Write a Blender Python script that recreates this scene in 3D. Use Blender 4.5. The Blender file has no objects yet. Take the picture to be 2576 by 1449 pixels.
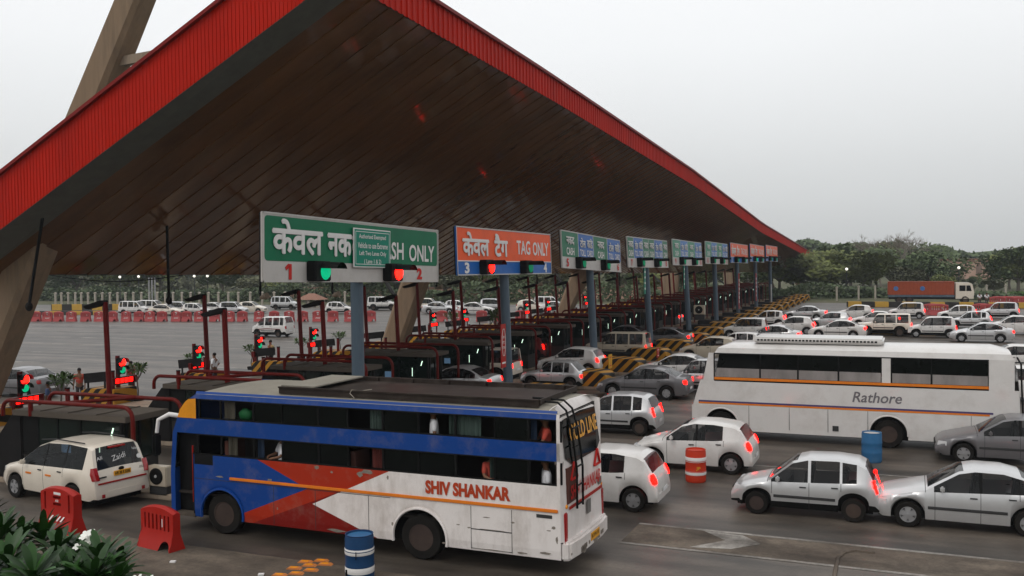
import bpy, bmesh, math, random
import numpy as np
from mathutils import Vector, Matrix
random.seed(7)
R = math.radians
C = bpy.context.scene.collection
S = bpy.context.scene

# ---------------------------------------------------------------- camera
FOC, PCX, PCY, EYE = 2420., 1288., 724.5, 6.6     # focal length and centre in units of a 2576-wide picture, eye height in metres
def _cam():
    hc, sl, vx = 652., -0.0125, 2300.
    dn = np.array([-sl, 1., -(hc-PCY)/FOC]); dn /= np.linalg.norm(dn)
    d = np.array([vx-PCX, hc+sl*(vx-PCX)-PCY, FOC]); d /= np.linalg.norm(d)
    Y = d-dn*d.dot(dn); Y /= np.linalg.norm(Y); Z = -dn
    return np.array([np.cross(Y, Z), Y, Z])
RW = _cam()
cd = bpy.data.cameras.new('camera'); cam = bpy.data.objects.new('camera', cd); C.objects.link(cam)
cd.sensor_width = 36; cd.lens = 36*FOC/2576; cd.clip_start = .1; cd.clip_end = 5000
m = Matrix.Identity(4)
for i in range(3):
    m[i][0] = RW[i][0]; m[i][1] = -RW[i][1]; m[i][2] = -RW[i][2]
m[2][3] = EYE
cam.matrix_world = m
S.camera = cam

# ---------------------------------------------------------------- sky, sun, exposure
SUN_EL, SUN_AZ = R(50), R(200)
w = bpy.data.worlds.new('World'); S.world = w; w.use_nodes = True
nt = w.node_tree; N = nt.nodes; LK = nt.links
bg = N['Background']
sky = N.new('ShaderNodeTexSky'); sky.sky_type = 'NISHITA'; sky.sun_disc = False
sky.sun_elevation = SUN_EL; sky.sun_rotation = SUN_AZ; sky.dust_density = 4
hs = N.new('ShaderNodeHueSaturation'); hs.inputs['Saturation'].default_value = .25; hs.inputs['Value'].default_value = .35
LK.new(sky.outputs[0], hs.inputs['Color'])
tc = N.new('ShaderNodeTexCoord'); sx = N.new('ShaderNodeSeparateXYZ'); LK.new(tc.outputs['Generated'], sx.inputs[0])
ns = N.new('ShaderNodeTexNoise'); ns.inputs['Scale'].default_value = 2.2; ns.inputs['Detail'].default_value = 4
LK.new(tc.outputs['Generated'], ns.inputs['Vector'])
mm = N.new('ShaderNodeMath'); mm.operation = 'MULTIPLY_ADD'; mm.inputs[1].default_value = .06; LK.new(ns.outputs[0], mm.inputs[0])
LK.new(sx.outputs['Z'], mm.inputs[2])
cr = N.new('ShaderNodeValToRGB'); e = cr.color_ramp.elements     # overcast: brighter towards the zenith
e[0].position = 0.02; e[0].color = (6.2, 6.35, 6.35, 1)
e[1].position = 1.0; e[1].color = (12.5, 12.6, 12.7, 1)
for p, c in ((.12, (7.6, 7.7, 7.7, 1)), (.24, (9.5, 9.6, 9.65, 1)), (.5, (11.5, 11.5, 11.6, 1))):
    q = cr.color_ramp.elements.new(p); q.color = c
LK.new(mm.outputs[0], cr.inputs[0])
ad = N.new('ShaderNodeMixRGB'); ad.blend_type = 'ADD'; ad.inputs[0].default_value = 1
LK.new(cr.outputs[0], ad.inputs[1]); LK.new(hs.outputs[0], ad.inputs[2])
az = N.new('ShaderNodeVectorMath'); az.operation = 'DOT_PRODUCT'; az.inputs[1].default_value = (-.55, .83, 0); LK.new(tc.outputs['Generated'], az.inputs[0])
am = N.new('ShaderNodeMapRange'); am.inputs[1].default_value = -1; am.inputs[2].default_value = .9; am.inputs[3].default_value = .72; am.inputs[4].default_value = 1.04; LK.new(az.outputs['Value'], am.inputs[0])
av = N.new('ShaderNodeVectorMath'); av.operation = 'SCALE'; LK.new(ad.outputs[0], av.inputs[0]); LK.new(am.outputs[0], av.inputs['Scale'])
LK.new(av.outputs[0], bg.inputs['Color']); bg.inputs['Strength'].default_value = .085
sl = bpy.data.lights.new('sun', 'SUN'); sl.energy = .55; sl.angle = R(25); sl.color = (1, .96, .9)
so = bpy.data.objects.new('sun', sl); C.objects.link(so); so.rotation_euler = (R(90)-SUN_EL, 0, R(180)-SUN_AZ)
S.view_settings.view_transform = 'Standard'; S.view_settings.look = 'None'; S.view_settings.exposure = 0; S.view_settings.gamma = 1
S.render.engine = 'CYCLES'; S.cycles.use_denoising = True; S.cycles.max_bounces = 8; S.cycles.volume_bounces = 0
S.cycles.transparent_max_bounces = 8; S.cycles.sample_clamp_indirect = 4

def ray(x, y): return RW @ np.array([x-PCX, y-PCY, FOC])
def G(x, y, z=0.): r = ray(x, y); return Vector(np.array([0, 0, EYE])+(z-EYE)/r[2]*r)       # where a sight line meets the ground
def AY(x, y, Y): r = ray(x, y); return Vector(np.array([0, 0, EYE])+Y/r[1]*r)              # ... a vertical plane across the lanes
def AX(x, y, X): r = ray(x, y); return Vector(np.array([0, 0, EYE])+X/r[0]*r)

# ---------------------------------------------------------------- helpers
class MB:
    def __init__(s): s.v = []; s.f = []
    def add(s, vs, fs):
        o = len(s.v); s.v += [tuple(p) for p in vs]; s.f += [tuple(i+o for i in f) for f in fs]; return s
    def box(s, c, d, M=None):
        x, y, z = d[0]/2, d[1]/2, d[2]/2
        vs = [Vector((a*x, b*y, e*z)) for a in (-1, 1) for b in (-1, 1) for e in (-1, 1)]
        if M: vs = [M @ p for p in vs]
        c = Vector(c)
        return s.add([p+c for p in vs], [(0, 1, 3, 2), (4, 6, 7, 5), (0, 4, 5, 1), (2, 3, 7, 6), (0, 2, 6, 4), (1, 5, 7, 3)])
    def bx(s, x0, x1, y0, y1, z0, z1): return s.box(((x0+x1)/2, (y0+y1)/2, (z0+z1)/2), (x1-x0, y1-y0, z1-z0))
    def prism(s, poly, a, b, f):       # f(u, v, t) maps the outline at depth t to 3D
        n = len(poly)
        vs = [f(u, v, a) for u, v in poly]+[f(u, v, b) for u, v in poly]
        return s.add(vs, [tuple(range(n)), tuple(range(2*n-1, n-1, -1))]+[(i, (i+1) % n, (i+1) % n+n, i+n) for i in range(n)])
    def tube(s, pts, r, n=8, caps=True):
        pts = [Vector(p) for p in pts]; rs = r if isinstance(r, (list, tuple)) else [r]*len(pts)
        o = len(s.v); ref = None
        for i, p in enumerate(pts):
            d = (pts[min(i+1, len(pts)-1)]-pts[max(i-1, 0)]).normalized()
            if ref is None: ref = d.orthogonal().normalized()
            u = (ref-d*ref.dot(d)).normalized(); ref = u; w_ = d.cross(u)
            for k in range(n):
                a = 2*math.pi*k/n; s.v.append(tuple(p+(u*math.cos(a)+w_*math.sin(a))*rs[i]))
        for i in range(len(pts)-1):
            for k in range(n):
                a = o+i*n+k; b = o+i*n+(k+1) % n; s.f.append((a, b, b+n, a+n))
        if caps: s.f.append(tuple(o+k for k in range(n))[::-1]); s.f.append(tuple(o+(len(pts)-1)*n+k for k in range(n)))
        return s
    def lathe(s, prof, n=20, M=None, caps=True):  # profile (radius, height) about local Z
        o = len(s.v); M = M or Matrix.Identity(4)
        for r, h in prof:
            for k in range(n): a = 2*math.pi*k/n; s.v.append(tuple(M @ Vector((r*math.cos(a), r*math.sin(a), h))))
        for i in range(len(prof)-1):
            for k in range(n): a = o+i*n+k; b = o+i*n+(k+1) % n; s.f.append((a, b, b+n, a+n))
        if not caps: return s
        if prof[0][0] > 1e-6: s.f.append(tuple(o+k for k in range(n))[::-1])
        if prof[-1][0] > 1e-6: s.f.append(tuple(o+(len(prof)-1)*n+k for k in range(n)))
        return s
    def blob(s, c, rad, n=10, k=7, jit=0):
        prof = []
        c = Vector(c); rad = Vector(rad) if hasattr(rad, '__len__') else Vector((rad,)*3)
        o = len(s.v)
        s.v.append(tuple(c-Vector((0, 0, rad.z))))
        for i in range(1, k):
            t = math.pi*i/k-math.pi/2
            for j in range(n):
                a = 2*math.pi*j/n; q = 1+random.uniform(-jit, jit)
                s.v.append((c.x+rad.x*math.cos(t)*math.cos(a)*q, c.y+rad.y*math.cos(t)*math.sin(a)*q, c.z+rad.z*math.sin(t)*q))
        s.v.append(tuple(c+Vector((0, 0, rad.z)))); e_ = len(s.v)-1
        for j in range(n): s.f.append((o, o+1+(j+1) % n, o+1+j)); s.f.append((e_, e_-n+j, e_-n+(j+1) % n))
        for i in range(k-2):
            for j in range(n): a = o+1+i*n+j; b = o+1+i*n+(j+1) % n; s.f.append((a, b, b+n, a+n))
        return s
    def text(s, body, o, u, v, wd, ht, n, bold=.018, fit='stretch', align='c', sp=1.):
        multi = any(ord(ch) > 0x900 for ch in body)
        me = text_mesh(body, 0 if multi else bold, sp); vs = [q.co for q in me.vertices]
        x0 = min(p.x for p in vs); x1 = max(p.x for p in vs); y0 = min(p.y for p in vs); y1 = max(p.y for p in vs)
        kx = wd/(x1-x0); ky = ht/(y1-y0)
        if fit == 'keep': kx = ky = min(kx, ky)
        o, u, v, n = (Vector(q) for q in (o, u, v, n))
        cx, cy = (x0+x1)/2, (y0+y1)/2
        isl = {}; par = list(range(len(vs)))
        def fd(i):
            while par[i] != i: par[i] = par[par[i]]; i = par[i]
            return i
        for f in me.polygons:
            a = fd(f.vertices[0])
            for b in f.vertices: par[fd(b)] = a
        out = []
        for i, p in enumerate(vs):
            k = isl.setdefault(fd(i), len(isl))
            out.append(o+u*((p.x-cx)*kx)+v*((p.y-cy)*ky)+n*(.0007*(k % 4)))
        fs = [tuple(f.vertices) for f in me.polygons]
        if not multi: return s.add(out, fs)
        for j, (a, b) in enumerate(((0, 0), (1, 0), (-1, 0), (0, 1), (0, -1), (.7, .7), (-.7, -.7), (.7, -.7), (-.7, .7))):
            s.add([p+u*(a*bold*kx*1.1)+v*(b*bold*ky*1.1)+n*(.003*j) for p in out], fs)
        return s
    def mesh(s, name, smooth=0, bevel=0, fix=True):
        me = bpy.data.meshes.new(name); me.from_pydata(s.v, [], s.f)
        if fix or bevel:
            b = bmesh.new(); b.from_mesh(me)
            if bevel:
                bmesh.ops.remove_doubles(b, verts=b.verts, dist=1e-5)
            bmesh.ops.recalc_face_normals(b, faces=b.faces)
            if bevel:
                es = [q for q in b.edges if len(q.link_faces) == 2 and q.calc_face_angle(0) > R(35)]
                bmesh.ops.bevel(b, geom=es, offset=bevel, segments=2, affect='EDGES', clamp_overlap=True)
            b.to_mesh(me); b.free()
        if smooth:
            me.shade_smooth(); me.set_sharp_from_angle(angle=R(smooth))
        me.update(); return me
    def build(s, name, mat, parent=None, smooth=0, bevel=0, loc=None, fix=True):
        me = s.mesh(name, smooth, bevel, fix)
        me.materials.append(mat)
        return link(name, me, parent, loc)
def link(name, me, parent=None, loc=None):
    o = bpy.data.objects.new(name, me); C.objects.link(o)
    if parent: o.parent = parent
    if loc is not None: o.location = loc
    return o
_tx = {}
def text_mesh(body, bold, sp=1.):
    if (body, bold, sp) in _tx: return _tx[(body, bold, sp)]
    cu = bpy.data.curves.new('lettering', 'FONT'); cu.body = body; cu.offset = bold; cu.resolution_u = 3; cu.space_line = sp; cu.align_x = 'CENTER'
    o = bpy.data.objects.new('lettering', cu); C.objects.link(o)
    dg = bpy.context.evaluated_depsgraph_get(); me = bpy.data.meshes.new_from_object(o.evaluated_get(dg))
    bpy.data.objects.remove(o); bpy.data.curves.remove(cu)
    _tx[(body, bold, sp)] = me; return me
def tag(o, label, cat, group=None, kind=None):
    o['label'] = label; o['category'] = cat
    if group: o['group'] = group
    if kind: o['kind'] = kind
    return o
def thing(name, label, cat, loc=(0, 0, 0), rotz=0, group=None):
    o = bpy.data.objects.new(name, None); C.objects.link(o); o.location = loc; o.rotation_euler = (0, 0, rotz); o.empty_display_size = .3
    return tag(o, label, cat, group)
def struct(o): o['kind'] = 'structure'; return o
def dup(root, loc=None, rotz=None, label=None, group=None):
    r = root.copy(); C.objects.link(r)
    if loc is not None: r.location = loc
    if rotz is not None: r.rotation_euler[2] = rotz
    if label: r['label'] = label
    if group: r['group'] = group
    for ch in root.children:
        c = ch.copy(); C.objects.link(c); c.parent = r
        for g in ch.children: d = g.copy(); C.objects.link(d); d.parent = c
    return r
ORD = 'first second third fourth fifth sixth seventh eighth ninth tenth eleventh twelfth thirteenth fourteenth fifteenth sixteenth seventeenth eighteenth nineteenth twentieth'.split()

# ---------------------------------------------------------------- materials
def mat(name, col, rough=.6, metal=0, coat=0, var=.12, scale=2.5, stretch=(1, 1, 1), bump=0, emit=0, dirt=None, dirt_amt=.35, dirt_scale=1.2, alpha=1, spec=None, isl=0):
    M = bpy.data.materials.new(name); M.use_nodes = True; n = M.node_tree.nodes; l = M.node_tree.links
    b = n['Principled BSDF']; c = tuple(col)+(1,)
    b.inputs['Roughness'].default_value = rough; b.inputs['Metallic'].default_value = metal; b.inputs['Coat Weight'].default_value = coat
    if coat: b.inputs['Coat Roughness'].default_value = .12
    if spec is None: spec = .18 if rough > .3 else .4
    b.inputs['Specular IOR Level'].default_value = spec
    b.inputs['Base Color'].default_value = c; b.inputs['Alpha'].default_value = alpha
    if emit:
        b.inputs['Emission Color'].default_value = c; b.inputs['Emission Strength'].default_value = emit; return M
    tc = n.new('ShaderNodeTexCoord'); mp = n.new('ShaderNodeMapping'); mp.inputs['Scale'].default_value = stretch; l.new(tc.outputs['Object'], mp.inputs[0])
    t = n.new('ShaderNodeTexNoise'); t.inputs['Scale'].default_value = scale; t.inputs['Detail'].default_value = 6; t.inputs['Roughness'].default_value = .62; l.new(mp.outputs[0], t.inputs['Vector'])
    mr = n.new('ShaderNodeMapRange'); mr.inputs[1].default_value = .25; mr.inputs[2].default_value = .75; mr.inputs[3].default_value = 1-var; mr.inputs[4].default_value = 1+var; l.new(t.outputs[0], mr.inputs[0])
    fac = mr.outputs[0]
    if isl:
        g = n.new('ShaderNodeNewGeometry'); m2 = n.new('ShaderNodeMapRange'); m2.inputs[3].default_value = 1-isl; m2.inputs[4].default_value = 1+isl; l.new(g.outputs['Random Per Island'], m2.inputs[0])
        m3 = n.new('ShaderNodeMath'); m3.operation = 'MULTIPLY'; l.new(m2.outputs[0], m3.inputs[0]); l.new(fac, m3.inputs[1]); fac = m3.outputs[0]
    mx = n.new('ShaderNodeVectorMath'); mx.operation = 'SCALE'; mx.inputs[0].default_value = col; l.new(fac, mx.inputs['Scale'])
    out = mx.outputs[0]
    if dirt:
        t2 = n.new('ShaderNodeTexNoise'); t2.inputs['Scale'].default_value = dirt_scale; t2.inputs['Detail'].default_value = 8; t2.inputs['Roughness'].default_value = .7; l.new(mp.outputs[0], t2.inputs['Vector'])
        m4 = n.new('ShaderNodeMapRange'); m4.inputs[1].default_value = .48; m4.inputs[2].default_value = .72; m4.inputs[3].default_value = 0; m4.inputs[4].default_value = dirt_amt; l.new(t2.outputs[0], m4.inputs[0])
        mi = n.new('ShaderNodeMixRGB'); mi.inputs[2].default_value = tuple(dirt)+(1,); l.new(m4.outputs[0], mi.inputs[0]); l.new(out, mi.inputs[1]); out = mi.outputs[0]
    l.new(out, b.inputs['Base Color'])
    if bump:
        bp = n.new('ShaderNodeBump'); bp.inputs['Strength'].default_value = bump; bp.inputs['Distance'].default_value = .02; l.new(t.outputs[0], bp.inputs['Height']); l.new(bp.outputs[0], b.inputs['Normal'])
    return M
K = {}
K['red'] = mat('red_sheet', (.46, .014, .004), .5, spec=.07, var=.12, scale=.6, dirt=(.2, .01, .008), dirt_amt=.35, stretch=(1, 1, .2), dirt_scale=.5)
K['redtop'] = mat('red_cap', (.2, .008, .006), .5)
K['soffit'] = mat('brown_soffit', (.165, .078, .034), .08, spec=.24, var=.25, scale=.5, stretch=(.25, 2, 1), dirt=(.035, .024, .017), dirt_amt=.5, dirt_scale=.3, bump=.12)
K['trim'] = mat('grey_trim', (.13, .135, .12), .6, dirt=(.07, .07, .06))
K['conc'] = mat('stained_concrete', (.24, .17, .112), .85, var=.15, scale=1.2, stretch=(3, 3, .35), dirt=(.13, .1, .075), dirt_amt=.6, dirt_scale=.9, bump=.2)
K['concd'] = mat('stained_concrete_dark', (.3, .24, .18), .9, stretch=(3, 3, .35), dirt=(.1, .075, .06), dirt_amt=.7, dirt_scale=.7, bump=.2)
K['rail'] = mat('red_pipe_paint', (.1, .005, .003), .4, spec=.12, var=.2, scale=4, dirt=(.1, .03, .02), dirt_amt=.4, dirt_scale=3)
K['post'] = mat('dark_red_paint', (.11, .004, .003), .45, var=.2, dirt=(.06, .01, .01), dirt_scale=3)
K['pole'] = mat('blue_grey_paint', (.075, .105, .135), .45, var=.12, stretch=(2, 2, .3), dirt=(.2, .22, .25), dirt_amt=.5, dirt_scale=.7)
K['black'] = mat('black_paint', (.006, .006, .006), .5, spec=.12)
K['blackm'] = mat('matt_black_sheet', (.008, .007, .007), .8, dirt=(.025, .022, .02))
K['dark'] = mat('dark_grey', (.04, .04, .04), .7)
K['boothroof'] = mat('dusty_roof_sheet', (.085, .07, .056), .8, dirt=(.07, .06, .05), scale=1, stretch=(.5, 3, 1))
K['boothwall'] = mat('booth_panel', (.025, .022, .02), .6, dirt=(.03, .03, .028))
K['glass'] = mat('dark_glass', (.003, .004, .004), .07, var=.3, spec=.15)
K['glassg'] = mat('green_glass', (.006, .012, .010), .08, var=.4, scale=1.2, spec=.3)
K['glassr'] = mat('rear_glass', (.012, .015, .017), .05, var=.3, spec=.45, alpha=.62)
K['pane'] = mat('grey_pane_reflection', (.24, .22, .21), .15, var=.35, scale=1.1, stretch=(1.5, 1, .5), spec=.4)  # pale grey stands in for a reflection on the coach windows
K['carglass'] = mat('tinted_car_glass', (.006, .008, .009), .05, var=.2, spec=.35, alpha=.5)
K['tyre'] = mat('tyre_rubber', (.009, .008, .007), .85, dirt=(.03, .025, .02))
K['rim'] = mat('alloy_rim', (.42, .42, .43), .35, metal=.7)
K['steelrim'] = mat('dusty_steel_rim', (.05, .035, .03), .7, dirt=(.1, .07, .05))
K['chrome'] = mat('bright_metal', (.6, .6, .6), .25, metal=1)
K['white'] = mat('white_paint', (.66, .64, .615), .3, coat=.5, var=.04, scale=1.5, dirt=(.34, .29, .25), dirt_amt=.3, dirt_scale=1.3)
K['cream'] = mat('cream_white_paint', (.7, .63, .53), .3, coat=.5, var=.05, scale=1.5, dirt=(.4, .34, .28), dirt_amt=.2)
K['silver'] = mat('silver_paint', (.56, .56, .56), .3, metal=.55, coat=.5, var=.05)
K['grey'] = mat('grey_paint', (.15, .145, .15), .3, metal=.3, coat=.5, var=.06)
K['beige'] = mat('beige_paint', (.46, .4, .31), .35, coat=.3, var=.06, dirt=(.3, .25, .2))
K['dkred'] = mat('maroon_paint', (.16, .02, .02), .3, coat=.5)
K['tail'] = mat('lit_tail_lamp', (1, .003, .0015), emit=9)
K['tailoff'] = mat('red_lens', (.35, .01, .012), .15, coat=.5)
K['head'] = mat('clear_lens', (.6, .6, .6), .1, coat=1)
K['amber'] = mat('amber_lens', (.8, .3, .02), .2)
K['sigred'] = mat('red_signal_lamp', (1, .006, .003), emit=9)
K['siggreen'] = mat('green_signal_lamp', (.0, .42, .19), emit=.9)
K['siggreend'] = mat('dim_green_signal_lamp', (.004, .2, .09), emit=.5)
K['sigoff'] = mat('unlit_red_lens', (.15, .01, .01), .3)
K['led'] = mat('red_led_lamp', (1, .004, .002), emit=5)
K['boothlamp'] = mat('booth_tube_lamp', (.75, 1, .8), emit=1.3)
K['lampw'] = mat('warm_white_lamp', (1, .95, .85), emit=.9)
K['yellow'] = mat('yellow_paint', (.62, .33, .02), .6, dirt=(.2, .12, .05))
K['green'] = mat('green_sign_sheet', (.0, .14, .062), .35, var=.1, scale=1, dirt=(.0, .1, .05), dirt_amt=.5)
K['greenp'] = mat('bright_green_sign_sheet', (.0, .2, .13), .35, var=.05)
K['greenf'] = mat('faded_green_sign_sheet', (.05, .24, .15), .4)
K['blue'] = mat('blue_sign_sheet', (.02, .12, .4), .35, var=.08, dirt=(.02, .06, .2))
K['bluef'] = mat('faded_blue_sign_sheet', (.07, .19, .46), .4)
K['orange'] = mat('orange_sign_sheet', (.8, .085, .004), .35, var=.06, scale=.8, dirt=(.5, .06, .01))
K['signw'] = mat('white_sign_sheet', (.5, .475, .45), .45, var=.06, dirt=(.38, .33, .28), dirt_amt=.4)
K['letter'] = mat('white_lettering', (.72, .7, .68), .5, var=.04)
K['redletter'] = mat('red_lettering', (.5, .02, .015), .5)
K['signback'] = mat('sign_back', (.16, .15, .14), .6)
K['barrier'] = mat('red_plastic', (.36, .014, .008), .42, var=.1, dirt=(.2, .03, .025), dirt_amt=.4)
K['barrierf'] = mat('faded_red_plastic', (.36, .06, .06), .5, var=.12)
K['drumblue'] = mat('blue_drum_plastic', (.01, .045, .12), .4, dirt=(.02, .05, .09))
K['drumb2'] = mat('bright_blue_drum_plastic', (.03, .13, .28), .45, dirt=(.1, .12, .12))
K['drumred'] = mat('red_drum_paint', (.5, .04, .015), .4, dirt=(.3, .04, .02))
K['skin'] = mat('brown_skin', (.17, .085, .05), .6, var=.05)
K['hair'] = mat('black_hair', (.012, .01, .009), .6)
K['shirtw'] = mat('white_shirt', (.68, .68, .7), .8, var=.06)
K['shirtr'] = mat('red_shirt', (.4, .06, .04), .8)
K['shirtb'] = mat('blue_shirt', (.1, .15, .3), .8)
K['vest'] = mat('pale_yellow_vest', (.36, .3, .14), .8)
K['trouser'] = mat('dark_trousers', (.045, .04, .045), .85)
K['leaf'] = mat('glossy_leaf', (.018, .06, .009), .4, var=.25, scale=3, isl=.5, spec=.3)
K['leaf2'] = mat('small_tree_leaf', (.05, .09, .02), .5, var=.25, isl=.4)
K['bark'] = mat('grey_bark', (.14, .12, .1), .9, bump=.4)
K['crown'] = [mat('tree_leaf_%s' % n, c, .7, var=.25, scale=.25, isl=.4) for n, c in (('olive', (.13, .15, .05)), ('deep', (.085, .115, .05)), ('grey', (.14, .145, .085)))]
K['hedge'] = mat('hedge_leaf', (.075, .1, .05), .7, var=.25, scale=.2, isl=.22)
K['flower'] = mat('white_petal', (.8, .8, .74), .6)
K['pinkwall'] = mat('weathered_pink_wall', (.46, .3, .23), .9, var=.2, scale=.3, dirt=(.25, .17, .13))
K['tile'] = mat('red_roof_tile', (.26, .14, .1), .85, var=.2)
K['fencepost'] = mat('pale_concrete_post', (.4, .36, .3), .85, dirt=(.25, .22, .18))
K['truck'] = mat('orange_truck_body', (.3, .06, .022), .55, var=.15, dirt=(.25, .06, .03))
K['carrier'] = mat('roof_carrier_metal', (.035, .026, .022), .5, metal=.3, dirt=(.11, .09, .075), dirt_amt=.6)
K['busroof'] = mat('dusty_bus_roof', (.25, .23, .19), .7, var=.12, dirt=(.12, .11, .09), dirt_scale=.6)
K['busblue'] = mat('blue_bus_paint', (.004, .046, .23), .4, coat=.05, var=.08, dirt=(.02, .05, .18), dirt_amt=.4)
K['buswhite'] = mat('worn_white_bus_paint', (.77, .72, .69), .4, coat=.2, var=.05, scale=.8, dirt=(.33, .27, .22), dirt_amt=.5, stretch=(1.6, .6, .5), dirt_scale=1.0)
K['busorange'] = mat('orange_stripe_paint', (.72, .2, .02), .4)
K['busyellow'] = mat('yellow_corner_paint', (.72, .28, .015), .4, dirt=(.4, .15, .02))
K['plate'] = mat('yellow_number_plate', (.7, .33, .03), .5)
K['platew'] = mat('white_number_plate', (.7, .7, .7), .5)
K['scrape'] = mat('bare_metal_scrape', (.22, .19, .16), .6, var=.3, scale=9)
K['steel'] = mat('galvanised_steel', (.4, .4, .4), .45, metal=.6)

def stripes(name, a, b, pitch, ax=(1, 0, 1)):      # diagonal hazard stripes across a block's own coordinates
    M = mat(name, a, .6); n = M.node_tree.nodes; l = M.node_tree.links; bs = n['Principled BSDF']
    old = bs.inputs['Base Color'].links[0].from_socket
    tc = n.new('ShaderNodeTexCoord'); d = n.new('ShaderNodeVectorMath'); d.operation = 'DOT_PRODUCT'; d.inputs[1].default_value = ax; l.new(tc.outputs['Object'], d.inputs[0])
    q = n.new('ShaderNodeMath'); q.operation = 'MULTIPLY'; q.inputs[1].default_value = 1/pitch; l.new(d.outputs['Value'], q.inputs[0])
    fr = n.new('ShaderNodeMath'); fr.operation = 'FRACT'; l.new(q.outputs[0], fr.inputs[0])
    gt = n.new('ShaderNodeMath'); gt.operation = 'GREATER_THAN'; gt.inputs[1].default_value = .5; l.new(fr.outputs[0], gt.inputs[0])
    mi = n.new('ShaderNodeMixRGB'); mi.inputs[2].default_value = tuple(b)+(1,); l.new(gt.outputs[0], mi.inputs[0]); l.new(old, mi.inputs[1]); l.new(mi.outputs[0], bs.inputs['Base Color'])
    return M
K['hazard'] = stripes('yellow_black_hazard_paint', (.4, .19, .018), (.015, .014, .013), .62, (1, -.25, -1))
K['kerbpaint'] = stripes('yellow_black_kerb_paint', (.5, .3, .05), (.03, .028, .025), 3.2, (1, 1, 0))

def ground_mat(name, c1, c2, c3, s1, s2, stretch, rough=.85, bump=.15, spec=.25):
    M = bpy.data.materials.new(name); M.use_nodes = True; n = M.node_tree.nodes; l = M.node_tree.links; b = n['Principled BSDF']
    b.inputs['Roughness'].default_value = rough; b.inputs['Specular IOR Level'].default_value = spec
    tc = n.new('ShaderNodeTexCoord'); mp = n.new('ShaderNodeMapping'); mp.inputs['Scale'].default_value = stretch; l.new(tc.outputs['Object'], mp.inputs[0])
    a = n.new('ShaderNodeTexNoise'); a.inputs['Scale'].default_value = s1; a.inputs['Detail'].default_value = 7; l.new(mp.outputs[0], a.inputs['Vector'])
    d = n.new('ShaderNodeTexNoise'); d.inputs['Scale'].default_value = s2; d.inputs['Detail'].default_value = 9; d.inputs['Roughness'].default_value = .7; l.new(tc.outputs['Object'], d.inputs['Vector'])
    r1 = n.new('ShaderNodeValToRGB'); r1.color_ramp.elements[0].position = .35; r1.color_ramp.elements[1].position = .66
    r1.color_ramp.elements[0].color = tuple(c1)+(1,); r1.color_ramp.elements[1].color = tuple(c2)+(1,); l.new(a.outputs[0], r1.inputs[0])
    mr = n.new('ShaderNodeMapRange'); mr.inputs[1].default_value = .44; mr.inputs[2].default_value = .7; mr.inputs[4].default_value = .75; l.new(d.outputs[0], mr.inputs[0])
    mi = n.new('ShaderNodeMixRGB'); mi.inputs[2].default_value = tuple(c3)+(1,); l.new(mr.outputs[0], mi.inputs[0]); l.new(r1.outputs[0], mi.inputs[1]); l.new(mi.outputs[0], b.inputs['Base Color'])
    f = n.new('ShaderNodeTexNoise'); f.inputs['Scale'].default_value = 40; f.inputs['Detail'].default_value = 3; l.new(tc.outputs['Object'], f.inputs['Vector'])
    g2 = n.new('ShaderNodeTexNoise'); g2.inputs['Scale'].default_value = 9; g2.inputs['Detail'].default_value = 8; g2.inputs['Roughness'].default_value = .8; l.new(tc.outputs['Object'], g2.inputs['Vector'])
    gm = n.new('ShaderNodeMapRange'); gm.inputs[1].default_value = .3; gm.inputs[2].default_value = .7; gm.inputs[3].default_value = .72; gm.inputs[4].default_value = 1.3; l.new(g2.outputs[0], gm.inputs[0])
    g3 = n.new('ShaderNodeTexNoise'); g3.inputs['Scale'].default_value = 1.4; g3.inputs['Detail'].default_value = 6; m3 = n.new('ShaderNodeMapping'); m3.inputs['Scale'].default_value = (.35, 1, 1); l.new(tc.outputs['Object'], m3.inputs[0]); l.new(m3.outputs[0], g3.inputs['Vector'])
    g4 = n.new('ShaderNodeMapRange'); g4.inputs[1].default_value = .32; g4.inputs[2].default_value = .62; g4.inputs[3].default_value = .6; g4.inputs[4].default_value = 1.12; l.new(g3.outputs[0], g4.inputs[0])
    g5 = n.new('ShaderNodeMath'); g5.operation = 'MULTIPLY'; l.new(gm.outputs[0], g5.inputs[0]); l.new(g4.outputs[0], g5.inputs[1]); gm = g5
    gv = n.new('ShaderNodeVectorMath'); gv.operation = 'SCALE'; l.new(mi.outputs[0], gv.inputs[0]); l.new(gm.outputs[0], gv.inputs['Scale']); l.new(gv.outputs[0], b.inputs['Base Color'])
    bp = n.new('ShaderNodeBump'); bp.inputs['Strength'].default_value = bump; bp.inputs['Distance'].default_value = .01; l.new(f.outputs[0], bp.inputs['Height']); l.new(bp.outputs[0], b.inputs['Normal'])
    return M
K['asphalt'] = ground_mat('worn_asphalt', (.03, .024, .018), (.142, .117, .093), (.023, .018, .014), .7, .28, (.025, .9, 1), .5, spec=.45)
K['apron'] = ground_mat('dusty_apron', (.095, .074, .056), (.15, .12, .09), (.06, .05, .04), .5, 1.2, (.3, .7, 1))
K['strip'] = ground_mat('worn_concrete_strip', (.085, .066, .05), (.15, .122, .094), (.05, .04, .032), .8, 1.6, (.5, 1, 1))
K['earth'] = ground_mat('dry_grass_earth', (.055, .07, .03), (.10, .10, .05), (.14, .12, .075), .05, .3, (1, 1, 1), .95)
K['line'] = ground_mat('worn_road_paint', (.16, .14, .12), (.33, .31, .28), (.09, .08, .07), 1.5, 3, (.6, 1, 1))
K['linef'] = ground_mat('faint_road_paint', (.2, .185, .165), (.44, .42, .38), (.11, .1, .09), 1, 2, (.3, 1, 1))
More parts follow.
